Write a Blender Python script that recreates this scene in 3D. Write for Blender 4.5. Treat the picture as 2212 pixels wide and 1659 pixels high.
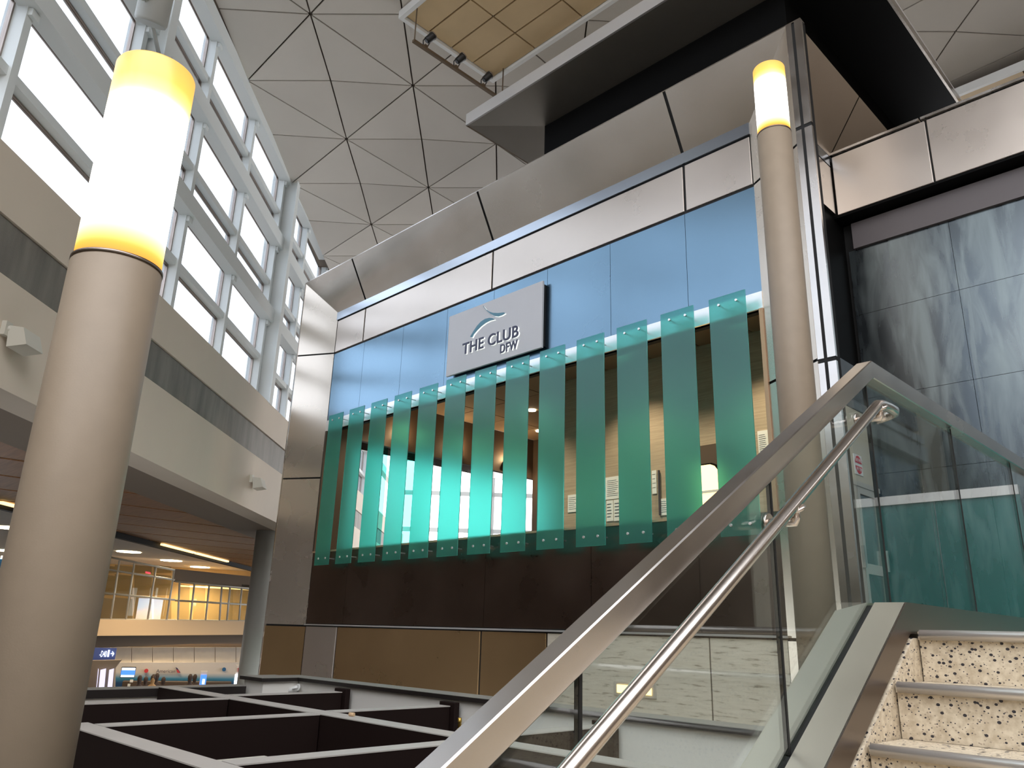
import bpy, bmesh, math, random
from mathutils import Vector, Matrix
random.seed(7)
for o in list(bpy.data.objects): bpy.data.objects.remove(o)
scene = bpy.context.scene
C = scene.collection

# ------------------------------------------------------------------ camera
EYE = 1.55
YAW, PITCH, ROLL = math.radians(-45.403), math.radians(17.770), math.radians(1.757)
FPX = 1681.0                                   # focal length in pixels of a 2212 x 1659 frame
_f = Vector((math.sin(YAW)*math.cos(PITCH), math.cos(YAW)*math.cos(PITCH), math.sin(PITCH)))
_r = Vector((math.cos(YAW), -math.sin(YAW), 0)); _u = _r.cross(_f)
CR = math.cos(ROLL)*_r + math.sin(ROLL)*_u
CU = -math.sin(ROLL)*_r + math.cos(ROLL)*_u
cam_data = bpy.data.cameras.new('camera'); cam = bpy.data.objects.new('camera', cam_data); C.objects.link(cam)
cam.matrix_world = Matrix(((CR.x, CU.x, -_f.x, 0), (CR.y, CU.y, -_f.y, 0), (CR.z, CU.z, -_f.z, EYE), (0, 0, 0, 1)))
cam_data.sensor_width = 36; cam_data.lens = FPX/2212*36; cam_data.clip_end = 300; cam_data.clip_start = .05
scene.camera = cam

# ------------------------------------------------------------------ sky and exposure
world = bpy.data.worlds.new('World'); scene.world = world; world.use_nodes = True
bg = world.node_tree.nodes['Background']; bg.inputs[0].default_value = (.96, .97, 1, 1); bg.inputs[1].default_value = 2.3
vs = scene.view_settings; vs.view_transform = 'Standard'; vs.look = 'None'; vs.gamma = 1; vs.use_curve_mapping = False
vs.exposure = 0.9
cy = scene.cycles
cy.max_bounces = 12; cy.transparent_max_bounces = 24; cy.diffuse_bounces = 5; cy.glossy_bounces = 5
cy.sample_clamp_indirect = 6

# ------------------------------------------------------------------ pixel -> direction helpers
def ray(x, y): return CR*(x-1106) + CU*(829.5-y) + _f*FPX
def onX(x, y, X): d = ray(x, y); return d*(X/d.x) + Vector((0, 0, EYE))
def onY(x, y, Y): d = ray(x, y); return d*(Y/d.y) + Vector((0, 0, EYE))
def onZ(x, y, Z): d = ray(x, y); return d*((Z-EYE)/d.z) + Vector((0, 0, EYE))
BA = math.radians(-45.46)
BN = Vector((math.cos(BA), -math.sin(BA), 0)); BD = Vector((math.sin(BA), math.cos(BA), 0))
def W(s, w, z): return BD*s - BN*w + Vector((0, 0, z))         # along / behind / height on the window wall
def onW(x, y, w): d = ray(x, y); return d*(-w/BN.dot(d)) + Vector((0, 0, EYE))

# ------------------------------------------------------------------ materials
MATS = {}
def nodes_of(m): return m.node_tree.nodes, m.node_tree.links
def mat(name, col, rough=.5, metal=0, emit=None, es=0, var=0, vscale=3, stretch=(1, 1, 1), rvar=0, bump=0, bscale=40, bstretch=(1, 1, 1), spec=.5, coat=0):
    m = bpy.data.materials.new(name); m.use_nodes = True; N, L = nodes_of(m); p = N['Principled BSDF']
    p.inputs['Base Color'].default_value = (*col, 1); p.inputs['Roughness'].default_value = rough
    p.inputs['Metallic'].default_value = metal; p.inputs['Specular IOR Level'].default_value = spec
    if coat: p.inputs['Coat Weight'].default_value = coat; p.inputs['Coat Roughness'].default_value = .08
    if emit: p.inputs['Emission Color'].default_value = (*emit, 1); p.inputs['Emission Strength'].default_value = es
    if var or rvar or bump:
        tc = N.new('ShaderNodeTexCoord')
        mp = N.new('ShaderNodeMapping'); mp.inputs['Scale'].default_value = stretch; L.new(tc.outputs['Object'], mp.inputs[0])
        nz = N.new('ShaderNodeTexNoise'); nz.inputs['Scale'].default_value = vscale; nz.inputs['Detail'].default_value = 5
        L.new(mp.outputs[0], nz.inputs[0])
        if var:
            r = N.new('ShaderNodeValToRGB'); r.color_ramp.elements[0].position = .3; r.color_ramp.elements[1].position = .7
            r.color_ramp.elements[0].color = (*[max(0, c*(1-var)) for c in col], 1); r.color_ramp.elements[1].color = (*[min(1, c*(1+var)) for c in col], 1)
            L.new(nz.outputs[0], r.inputs[0]); L.new(r.outputs[0], p.inputs['Base Color'])
        if rvar:
            mr = N.new('ShaderNodeMapRange'); mr.inputs[1].default_value = .3; mr.inputs[2].default_value = .7
            mr.inputs[3].default_value = max(.02, rough-rvar); mr.inputs[4].default_value = rough+rvar
            L.new(nz.outputs[0], mr.inputs[0]); L.new(mr.outputs[0], p.inputs['Roughness'])
        if bump:
            mp2 = N.new('ShaderNodeMapping'); mp2.inputs['Scale'].default_value = bstretch; L.new(tc.outputs['Object'], mp2.inputs[0])
            n2 = N.new('ShaderNodeTexNoise'); n2.inputs['Scale'].default_value = bscale; n2.inputs['Detail'].default_value = 3; L.new(mp2.outputs[0], n2.inputs[0])
            b = N.new('ShaderNodeBump'); b.inputs['Strength'].default_value = bump; b.inputs['Distance'].default_value = .01
            L.new(n2.outputs[0], b.inputs['Height']); L.new(b.outputs[0], p.inputs['Normal'])
    MATS[name] = m; return m

def glass_mat(name, tint, refl=(1, 1, 1), ior=1.5, rough=0.0, boost=1.0):
    m = bpy.data.materials.new(name); m.use_nodes = True; N, L = nodes_of(m); N.remove(N['Principled BSDF'])
    t = N.new('ShaderNodeBsdfTransparent'); t.inputs[0].default_value = (*tint, 1)
    g = N.new('ShaderNodeBsdfGlossy'); g.inputs[0].default_value = (*refl, 1); g.inputs['Roughness'].default_value = rough
    # Schlick reflection for a thin pane, the same from both sides
    lw = N.new('ShaderNodeLayerWeight'); f0 = ((ior-1)/(ior+1))**2
    pw = N.new('ShaderNodeMath'); pw.operation = 'POWER'; pw.inputs[1].default_value = 5; L.new(lw.outputs['Facing'], pw.inputs[0])
    ma = N.new('ShaderNodeMath'); ma.operation = 'MULTIPLY_ADD'; ma.inputs[1].default_value = (1-f0)*boost; ma.inputs[2].default_value = f0*boost; ma.use_clamp = True
    L.new(pw.outputs[0], ma.inputs[0]); mx = N.new('ShaderNodeMixShader')
    L.new(ma.outputs[0], mx.inputs[0]); L.new(t.outputs[0], mx.inputs[1]); L.new(g.outputs[0], mx.inputs[2])
    L.new(mx.outputs[0], N['Material Output'].inputs[0]); MATS[name] = m; return m

def frosted_mat(name, tint, diff, k_diff, k_gloss=.08, k_trl=.8, blur=.45):
    # frosted face: part of the light passes tinted and blurred, part is scattered
    m = bpy.data.materials.new(name); m.use_nodes = True; N, L = nodes_of(m); N.remove(N['Principled BSDF'])
    t = N.new('ShaderNodeBsdfRefraction'); t.inputs[0].default_value = (*tint, 1); t.inputs['IOR'].default_value = 1.25; t.inputs['Roughness'].default_value = blur
    d = N.new('ShaderNodeBsdfDiffuse'); d.inputs[0].default_value = (*diff, 1)
    tl = N.new('ShaderNodeBsdfTranslucent'); tl.inputs[0].default_value = (*diff, 1)
    g = N.new('ShaderNodeBsdfGlossy'); g.inputs['Roughness'].default_value = .3; g.inputs[0].default_value = (.8, 1, 1, 1)
    a = N.new('ShaderNodeMixShader'); a.inputs[0].default_value = k_trl; L.new(d.outputs[0], a.inputs[1]); L.new(tl.outputs[0], a.inputs[2])
    b = N.new('ShaderNodeMixShader'); b.inputs[0].default_value = k_diff; L.new(t.outputs[0], b.inputs[1]); L.new(a.outputs[0], b.inputs[2])
    c = N.new('ShaderNodeMixShader'); c.inputs[0].default_value = k_gloss; L.new(b.outputs[0], c.inputs[1]); L.new(g.outputs[0], c.inputs[2])
    L.new(c.outputs[0], N['Material Output'].inputs[0]); MATS[name] = m; return m
def clear_face(name):
    m = bpy.data.materials.new(name); m.use_nodes = True; N, L = nodes_of(m); N.remove(N['Principled BSDF'])
    t = N.new('ShaderNodeBsdfRefraction'); t.inputs[0].default_value = (.97, 1, .99, 1); t.inputs['IOR'].default_value = 1.25; t.inputs['Roughness'].default_value = 0
    L.new(t.outputs[0], N['Material Output'].inputs[0]); MATS[name] = m; return m

STEEL = (.63, .575, .52)
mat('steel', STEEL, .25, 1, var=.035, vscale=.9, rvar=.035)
mat('steel_lit_band', (.66, .59, .53), .3, .72, var=.03, vscale=.9, rvar=.04)  # same steel, lightened: the bands' bright reflections are put into the colour
mat('steel_dim_soffit', (.46, .42, .37), .25, 1, var=.03, vscale=.9, rvar=.03)  # same steel, darkened: the soffits' dim reflections are put into the colour
mat('steel_plain', (.66, .62, .585), .24, 1, var=.05, vscale=2.5, rvar=.05)
mat('nosing_metal', (.78, .74, .70), .28, .7)
mat('steel_tube', (.68, .62, .57), .22, 1, bump=.02, bscale=120, bstretch=(1, .2, .2))
mat('steel_shoe', (.62, .60, .51), .32, .8, var=.06, vscale=2, rvar=.05)
mat('shoe_brown', (.20, .165, .145), .28, .9)
mat('steel_dark', (.33, .28, .25), .3, 1, var=.1)
mat('steel_bright', (.86, .86, .87), .32, .7)
mat('steel_strip', (.50, .55, .62), .25, 1)
mat('bronze', (.50, .335, .17), .3, .8, var=.06, vscale=.8, rvar=.04)
mat('blue_metal', (.19, .30, .40), .26, 1, var=.03, vscale=.8, rvar=.02)  # lower panels' finish again, with the blue of mirrored sky put into the colour
mat('dark_metal', (.22, .165, .14), .3, 1, var=.08, vscale=1.2, rvar=.05)
mat('black', (.004, .004, .004), .6, spec=.08)
mat('black_gloss', (.012, .011, .012), .25)
mat('gap_black', (.004, .004, .004), .7)
mat('dark_soffit', (.42, .40, .36), .34, .8, var=.05, vscale=1)
mat('white_paint', (.78, .79, .78), .5)
mat('white_frame', (.70, .74, .74), .4, spec=.5)
mat('wall_beige', (.62, .54, .44), .7, var=.03, vscale=.8, bump=.02)
mat('soffit_brown', (.21, .165, .125), .7)
mat('hall_beige', (.72, .55, .36), .6)
mat('steel_side', (.66, .585, .50), .27, .78, var=.03, vscale=.9, rvar=.03)
mat('ceiling_white', (.62, .58, .525), .8, var=.03, vscale=.7)
mat('ceiling_gap', (.2, .17, .14), .9)
mat('tray_tan', (.62, .46, .26), .6, var=.07, vscale=1.4)
mat('grey_column', (.40, .40, .37), .55, var=.03)
mat('lamp_column_paint', (.285, .225, .165), .5, var=.04, vscale=8, bump=.03, bscale=150)
mat('floor_stone', (.24, .22, .19), .5, var=.08)
mat('wood_ceiling', (.27, .13, .055), .5, spec=.2, var=.2, vscale=2.5, stretch=(.4, 6, 1))
mat('booth_brown', (.012, .006, .005), .7, spec=.15)
mat('booth_cap', (.47, .44, .41), .45, var=.06)
mat('white_wall', (.74, .72, .68), .6)
mat('cap_black', (.018, .014, .013), .4)
mat('cap_top', (.27, .26, .24), .4)
mat('teak', (.52, .33, .20), .5)
mat('paper', (.80, .84, .85), .7)
mat('ink', (.06, .06, .08), .8)
mat('grasscloth', (.40, .335, .255), .8, var=.14, vscale=3, stretch=(.6, .6, 14))
mat('club_ceiling', (.30, .215, .145), .8)
mat('club_dark', (.075, .05, .035), .6)
mat('cove_grey', (.14, .125, .13), .6)
mat('sign_face', (.56, .56, .58), .45, var=.01)
mat('sign_halo', (.95, .97, .95), .4, emit=(.95, 1, .96), es=.35)
mat('letter_navy', (.025, .028, .075), .4)
mat('logo_teal', (.07, .22, .30), .4)
mat('gold_foil', (.55, .36, .08), .35, .9)
mat('cork', (.65, .45, .27), .8)
mat('gunmetal', (.03, .03, .03), .35, .4)
mat('rail_brown', (.16, .115, .075), .5, .3)
mat('alu', (.50, .50, .48), .35, .85)
mat('alu_beige', (.52, .50, .45), .45, .25)
mat('door_wall', (.56, .52, .42), .65)
mat('red_sign', (.62, .05, .06), .5)
mat('tile_grey', (.55, .51, .45), .6, var=.05)
mat('aa_white', (.72, .69, .66), .5)
mat('aa_blue', (.02, .13, .32), .5)
mat('sign_blue', (.04, .06, .17), .5, emit=(.05, .07, .2), es=.25)
mat('person_dark', (.045, .03, .028), .8)
mat('person_tan', (.42, .26, .12), .8)
mat('screen_blue', (.02, .05, .3), .4, emit=(.05, .18, .75), es=1.1)
mat('screen_white', (.5, .6, .8), .4, emit=(.75, .85, 1), es=1.3)
mat('screen_lilac', (.4, .4, .6), .4, emit=(.75, .72, .95), es=.55)
mat('down_lamp', (1, .9, .7), .5, emit=(1, .86, .58), es=7)
mat('warm_glow', (1, .7, .3), .5, emit=(1, .66, .25), es=1.5)
mat('amber_wall', (.50, .33, .13), .6, var=.15, vscale=.6)
mat('exit_red', (.7, .05, .08), .5, emit=(1, .1, .15), es=.7)
mat('amber_emit', (1, .7, .3), .5, emit=(1, .62, .18), es=2.2)
mat('fixture_beige', (.55, .53, .46), .5)
glass_mat('window_glass', (.70, .735, .78))
glass_mat('rail_glass', (.925, .965, .95), ior=1.5, boost=1.0)
glass_mat('far_glass', (.78, .80, .78))
glass_mat('door_glass', (.50, .54, .48), ior=1.6, boost=1.6)
frosted_mat('teal_glass', (.10, .62, .56), (.13, .72, .66), .5, .07, .85)
clear_face('clear_face')
glass_mat('mint_glass', (.42, .86, .81))
mat('teal_screen', (.03, .17, .16), .25, 0)

# terrazzo: pale ground, dark and mid chips
def terrazzo():
    m = bpy.data.materials.new('terrazzo'); m.use_nodes = True; N, L = nodes_of(m); p = N['Principled BSDF']; p.inputs['Roughness'].default_value = .45
    tc = N.new('ShaderNodeTexCoord'); out = None
    base = N.new('ShaderNodeTexNoise'); base.inputs['Scale'].default_value = 45; base.inputs['Detail'].default_value = 4; L.new(tc.outputs['Object'], base.inputs[0])
    r0 = N.new('ShaderNodeValToRGB'); r0.color_ramp.elements[0].color = (.50, .415, .30, 1); r0.color_ramp.elements[1].color = (.68, .595, .46, 1)
    r0.color_ramp.elements[0].position = .35; r0.color_ramp.elements[1].position = .65; L.new(base.outputs[0], r0.inputs[0]); prev = r0.outputs[0]
    for sc, thr, col, seed in ((95, .16, (.40, .33, .25), 0.3), (48, .155, (.03, .028, .035), 5.1), (90, .13, (.05, .05, .06), 9.7)):
        mp = N.new('ShaderNodeMapping'); mp.inputs['Location'].default_value = (seed, seed*.7, seed*1.3); mp.inputs['Rotation'].default_value = (seed, .6, seed*.4); mp.inputs['Scale'].default_value = (1, .62, 1.25)
        L.new(tc.outputs['Object'], mp.inputs[0])
        v = N.new('ShaderNodeTexVoronoi'); v.inputs['Scale'].default_value = sc; L.new(mp.outputs[0], v.inputs[0])
        vc = N.new('ShaderNodeSeparateColor'); L.new(v.outputs['Color'], vc.inputs[0])
        ck = N.new('ShaderNodeMath'); ck.operation = 'GREATER_THAN'; ck.inputs[1].default_value = .66; L.new(vc.outputs[0], ck.inputs[0])
        lt = N.new('ShaderNodeMath'); lt.operation = 'LESS_THAN'; lt.inputs[1].default_value = thr*1.9; L.new(v.outputs['Distance'], lt.inputs[0])
        mu = N.new('ShaderNodeMath'); mu.operation = 'MULTIPLY'; L.new(ck.outputs[0], mu.inputs[0]); L.new(lt.outputs[0], mu.inputs[1])
        mx = N.new('ShaderNodeMix'); mx.data_type = 'RGBA'; L.new(mu.outputs[0], mx.inputs[0]); L.new(prev, mx.inputs[6]); mx.inputs[7].default_value = (*col, 1); prev = mx.outputs[2]
    L.new(prev, p.inputs['Base Color']); MATS['terrazzo'] = m
terrazzo()
def travertine():
    m = bpy.data.materials.new('travertine'); m.use_nodes = True; N, L = nodes_of(m); p = N['Principled BSDF']; p.inputs['Roughness'].default_value = .5
    tc = N.new('ShaderNodeTexCoord'); mp = N.new('ShaderNodeMapping'); mp.inputs['Scale'].default_value = (1.2, 1, 9); L.new(tc.outputs['Object'], mp.inputs[0])
    n = N.new('ShaderNodeTexNoise'); n.inputs['Scale'].default_value = 3; n.inputs['Detail'].default_value = 8; L.new(mp.outputs[0], n.inputs[0])
    r = N.new('ShaderNodeValToRGB'); e = r.color_ramp.elements; e[0].position = .33; e[0].color = (.30, .26, .20, 1); e[1].position = .42; e[1].color = (.60, .55, .45, 1)
    x = r.color_ramp.elements.new(.7); x.color = (.68, .63, .53, 1); L.new(n.outputs[0], r.inputs[0]); L.new(r.outputs[0], p.inputs['Base Color']); MATS['travertine'] = m
travertine()
# glossy dark panel with milky wiped smears
def smeared():
    m = bpy.data.materials.new('smeared_panel'); m.use_nodes = True; N, L = nodes_of(m); p = N['Principled BSDF']
    p.inputs['Metallic'].default_value = 1
    tc = N.new('ShaderNodeTexCoord'); prev = None
    for rot, sc in ((.5, (1.3, 1, .25)), (-.45, (1.6, 1, .3)), (1.25, (1.1, 1, .3))):
        mp = N.new('ShaderNodeMapping'); mp.inputs['Rotation'].default_value = (0, rot, 0); mp.inputs['Scale'].default_value = sc; L.new(tc.outputs['Object'], mp.inputs[0])
        n = N.new('ShaderNodeTexNoise'); n.inputs['Scale'].default_value = 2.6; n.inputs['Detail'].default_value = 4; n.inputs['Distortion'].default_value = .6; L.new(mp.outputs[0], n.inputs[0])
        if prev is None: prev = n.outputs[0]
        else:
            q = N.new('ShaderNodeMath'); q.operation = 'MAXIMUM'; L.new(prev, q.inputs[0]); L.new(n.outputs[0], q.inputs[1]); prev = q.outputs[0]
    r = N.new('ShaderNodeValToRGB'); e = r.color_ramp.elements; e[0].position = .5; e[0].color = (.115, .135, .15, 1); e[1].position = .72; e[1].color = (.22, .26, .27, 1)
    L.new(prev, r.inputs[0]); L.new(r.outputs[0], p.inputs['Base Color'])
    mr = N.new('ShaderNodeMapRange'); mr.inputs[1].default_value = .5; mr.inputs[2].default_value = .72; mr.inputs[3].default_value = .24; mr.inputs[4].default_value = .42
    L.new(prev, mr.inputs[0]); L.new(mr.outputs[0], p.inputs['Roughness']); MATS['smeared_panel'] = m
smeared()
def lamp_glass(name, z0, z1):
    # opal lamp glass: glowing tube inside, amber towards both ends
    m = bpy.data.materials.new(name); m.use_nodes = True; N, L = nodes_of(m); p = N['Principled BSDF']; p.inputs['Base Color'].default_value = (.4, .24, .09, 1); p.inputs['Roughness'].default_value = .3
    tc = N.new('ShaderNodeTexCoord'); s = N.new('ShaderNodeSeparateXYZ'); L.new(tc.outputs['Object'], s.inputs[0])
    mr = N.new('ShaderNodeMapRange'); mr.inputs[1].default_value = z0; mr.inputs[2].default_value = z1; L.new(s.outputs[2], mr.inputs[0])
    r = N.new('ShaderNodeValToRGB'); e = r.color_ramp.elements
    e[0].position = 0; e[0].color = (1, .36, .05, 1); e[1].position = 1; e[1].color = (.86, .42, .07, 1)
    for pos, c in ((.04, (1, .42, .06)), (.12, (1, .80, .38)), (.18, (1, .97, .9)), (.72, (1, .97, .9)), (.80, (1, .74, .25)), (.88, (1, .45, .06))):
        x = e.new(pos); x.color = (*c, 1)
    L.new(mr.outputs[0], r.inputs[0]); L.new(r.outputs[0], p.inputs['Emission Color'])
    k = N.new('ShaderNodeValToRGB'); e = k.color_ramp.elements; e[0].position = 0; e[0].color = (.22, .22, .22, 1); e[1].position = 1; e[1].color = (.2, .2, .2, 1)
    for pos, c in ((.13, .5), (.25, 1), (.68, 1), (.82, .3)):
        x = e.new(pos); x.color = (c, c, c, 1)
    L.new(mr.outputs[0], k.inputs[0]); mm = N.new('ShaderNodeMath'); mm.operation = 'MULTIPLY'; mm.inputs[1].default_value = 3.0
    L.new(k.outputs[0], mm.inputs[0]); L.new(mm.outputs[0], p.inputs['Emission Strength']); MATS[name] = m; return m

# ------------------------------------------------------------------ mesh helpers
def tag(o, label=None, cat=None, group=None, kind=None):
    if label: o['label'] = label
    if cat: o['category'] = cat
    if group: o['group'] = group
    if kind: o['kind'] = kind
    return o
def mesh(name, verts, faces, m=None, parent=None, smooth=False):
    me = bpy.data.meshes.new(name); me.from_pydata([tuple(v) for v in verts], [], faces)
    bm = bmesh.new(); bm.from_mesh(me); bmesh.ops.recalc_face_normals(bm, faces=bm.faces); bm.to_mesh(me); bm.free()
    if smooth:
        for p in me.polygons: p.use_smooth = True
    if m: me.materials.append(MATS[m])
    o = bpy.data.objects.new(name, me); C.objects.link(o)
    if parent: put(o, parent)
    return o
def put(o, parent):
    o.parent = parent; o.matrix_parent_inverse = Matrix.Translation(parent.location).inverted() if parent.rotation_euler[2] == 0 else parent.matrix_basis.inverted()
    return o
def empty(name, loc=(0, 0, 0)):
    o = bpy.data.objects.new(name, None); o.location = loc; o.empty_display_size = .1; C.objects.link(o); return o
BF = [(0, 1, 2, 3), (7, 6, 5, 4), (0, 4, 5, 1), (1, 5, 6, 2), (2, 6, 7, 3), (3, 7, 4, 0)]
def hexa(name, a, b, m, parent=None):
    return mesh(name, list(a)+list(b), BF, m, parent)
def box(name, x0, x1, y0, y1, z0, z1, m, parent=None):
    return hexa(name, [(x0, y0, z0), (x1, y0, z0), (x1, y1, z0), (x0, y1, z0)], [(x0, y0, z1), (x1, y0, z1), (x1, y1, z1), (x0, y1, z1)], m, parent)
def bevbox(name, x0, x1, y0, y1, z0, z1, m, parent=None, bev=.006):
    o = box(name, x0, x1, y0, y1, z0, z1, m, parent)
    bm = bmesh.new(); bm.from_mesh(o.data); bmesh.ops.bevel(bm, geom=list(bm.edges), offset=bev, segments=1, affect='EDGES'); bm.to_mesh(o.data); bm.free(); return o
def wbox(name, s0, s1, w0, w1, z0, z1, m, parent=None):
    f = lambda z: [W(s0, w0, z), W(s1, w0, z), W(s1, w1, z), W(s0, w1, z)]
    return hexa(name, f(z0), f(z1), m, parent)
def slab(name, pts, off, m, parent=None):
    """polygon extruded by the vector off"""
    n = len(pts); off = Vector(off); P = [Vector(p) for p in pts]; V = P+[p+off for p in P]
    F = [tuple(range(n)), tuple(range(2*n-1, n-1, -1))]+[(i, (i+1) % n, n+(i+1) % n, n+i) for i in range(n)]
    return mesh(name, V, F, m, parent)
def tube(name, pts, r, m, parent=None, seg=14, cap=True):
    P = [Vector(p) for p in pts]; V = []; F = []; n = len(P); ref = None
    for i, p in enumerate(P):
        t = (P[min(i+1, n-1)]-P[max(i-1, 0)]).normalized()
        if ref is None: ref = t.orthogonal().normalized()
        a = (ref - t*ref.dot(t)).normalized(); ref = a; b = t.cross(a)
        rr = r[i] if isinstance(r, (list, tuple)) else r
        V += [p+(a*math.cos(2*math.pi*k/seg)+b*math.sin(2*math.pi*k/seg))*rr for k in range(seg)]
    for i in range(n-1):
        for k in range(seg):
            k2 = (k+1) % seg; F.append((i*seg+k, i*seg+k2, (i+1)*seg+k2, (i+1)*seg+k))
    if cap: F += [tuple(range(seg)), tuple((n-1)*seg+k for k in range(seg))]
    o = mesh(name, V, F, m, parent)
    for p in o.data.polygons: p.use_smooth = len(p.vertices) == 4
    return o
def lathe(name, prof, loc, m, parent=None, seg=40, axis=None):
    V = []; F = []; n = len(prof)
    for r, z in prof: V += [(r*math.cos(2*math.pi*k/seg), r*math.sin(2*math.pi*k/seg), z) for k in range(seg)]
    for i in range(n-1):
        for k in range(seg):
            k2 = (k+1) % seg; F.append((i*seg+k, i*seg+k2, (i+1)*seg+k2, (i+1)*seg+k))
    F += [tuple(range(seg)), tuple((n-1)*seg+k for k in range(seg))]
    if axis is not None:
        q = Vector((0, 0, 1)).rotation_difference(Vector(axis)); V = [q @ Vector(v) for v in V]
    V = [Vector(v)+Vector(loc) for v in V]
    o = mesh(name, V, F, m, parent)
    for p in o.data.polygons: p.use_smooth = len(p.vertices) == 4
    return o
def text(name, body, size, origin, right, up, m, parent=None, depth=.004, space=1.0, align='LEFT', offset=0, xs=1):
    cu = bpy.data.curves.new(name, 'FONT'); cu.body = body; cu.size = size; cu.extrude = depth; cu.space_character = space; cu.align_x = align; cu.offset = offset; cu.resolution_u = 4
    tmp = bpy.data.objects.new('tmp', cu); C.objects.link(tmp)
    dg = bpy.context.evaluated_depsgraph_get(); me = bpy.data.meshes.new_from_object(tmp.evaluated_get(dg)); bpy.data.objects.remove(tmp)
    r = Vector(right).normalized(); u = Vector(up).normalized(); nn = r.cross(u)
    for v in me.vertices:
        c = v.co; v.co = Vector(origin)+r*c.x*xs+u*c.y+nn*c.z
    me.materials.clear(); me.materials.append(MATS[m]); me.name = name
    o = bpy.data.objects.new(name, me); C.objects.link(o)
    if parent: put(o, parent)
    return o
def copy_tree(o, delta, parent=None):
    c = o.copy(); C.objects.link(c)
    if parent is None: c.location = o.location+Vector(delta)
    else: c.parent = parent; c.matrix_parent_inverse = o.matrix_parent_inverse.copy()
    for ch in o.children: copy_tree(ch, delta, c)
    return c

# ================================================================== SETTING
# ---- floors
fl = box('floor', -9.2, 14, -24, 10, -.3, 0, 'floor_stone'); tag(fl, 'stone floor around the booths and the stair foot', 'floor', kind='structure')
fl4 = box('floor', -9.2, 16, 10, 40, -.3, 0, 'floor_stone'); tag(fl4, 'unseen stone floor added under and behind the club to stop light from below', 'floor', kind='structure')  # added out of view, keeps sky light from below off the ceiling
fl2 = slab('floor', [W(-20, 6.3, -2.9), W(60, 6.3, -2.9), W(60, 70, -2.9), W(-20, 70, -2.9)], (0, 0, -.3), 'floor_stone'); tag(fl2, 'stone floor of the lower ticketing hall', 'floor', kind='structure')
fl3 = slab('floor', [(-9.2, -24, -2.9), (-9.2, 30, -2.9), (-40, 60, -2.9), (-60, 30, -2.9)], (0, 0, -.3), 'floor_stone'); tag(fl3, 'stone floor of the hall between the booths and the window wall', 'floor', kind='structure')

# ---- ceiling with triangular panels
SL = .05
def cz(s): return 14 - SL*(s-13.5)
ceil = empty('ceiling', W(15, 0, cz(15))); tag(ceil, 'pale ceiling of triangular panels with recessed joints', 'ceiling', kind='structure')
slab('ceiling_backing', [W(1, 6.9, cz(1)+.16), W(46, 6.9, cz(46)+.16), W(46, -26, cz(46)+.16), W(1, -26, cz(1)+.16)], (0, 0, .12), 'ceiling_gap', ceil)
DU, DS = 1.97, 2.06
def cnode(k, l):
    s = 13.45+DS*l; z = cz(s) + (0 if (k+l) % 2 == 0 else .07)
    return W(s, 4.53-DU*k, z)
def tripanel(a, b, c, g=.018, th=.03):
    A, B, D = a, b, c; la, lb, lc = (B-D).length, (A-D).length, (A-B).length; per = la+lb+lc
    inc = (A*la+B*lb+D*lc)/per; ar = (B-A).cross(D-A).length/2; r = 2*ar/per
    P = [v+(inc-v)*(g/r) for v in (A, B, D)]; n = Vector((0, 0, 1))
    return mesh('ceiling_panel', [*P, *[p+n*th for p in P]], [(0, 1, 2), (3, 5, 4), (0, 3, 4, 1), (1, 4, 5, 2), (2, 5, 3, 0)], 'ceiling_white', ceil)
for k in range(-1, 10):
    for l in range(-2, 10):
        a, b, c, d = cnode(k, l), cnode(k+1, l), cnode(k+1, l+1), cnode(k, l+1)
        if (k+l) % 2 == 0: tripanel(a, b, c); tripanel(a, c, d)
        else: tripanel(a, b, d); tripanel(b, c, d)

# ---- light trays in the ceiling (tan panels in a white frame)
def tray(x0, x1, y0, y1, z, mx, my, label):
    t = empty('ceiling_light_tray', ((x0+x1)/2, (y0+y1)/2, z)); tag(t, label, 'light tray', 'tan light trays in the ceiling')
    fw = .09
    box('frame', x0-fw, x1+fw, y0-fw, y0, z-.1, z+.1, 'white_paint', t); box('frame', x0-fw, x1+fw, y1, y1+fw, z-.1, z+.1, 'white_paint', t)
    box('frame', x0-fw, x0, y0, y1, z-.1, z+.1, 'white_paint', t); box('frame', x1, x1+fw, y0, y1, z-.1, z+.1, 'white_paint', t)
    box('backing', x0, x1, y0, y1, z+.02, z+.06, 'rail_brown', t)
    nx, ny = round((x1-x0)/mx), round((y1-y0)/my)
    for i in range(nx):
        for j in range(ny):
            g = .018; box('tray_panel', x0+i*mx+g, x0+(i+1)*mx-g, y0+j*my+g, y0+(j+1)*my-g, z-.03, z+.015, 'tray_tan', t)
    return t
tray(-11.25, -11.25+1.36*6, 7.57, 7.57+.648*4, 13.95, 1.36, .648, 'tan panelled ceiling light tray above the track of black spotlights')
tray(-5.0, -5+1.36*7, 17.55, 17.55+.648*4, 13.62, 1.36, .648, 'tan panelled ceiling light tray seen past the canopy above the metal band')

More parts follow.
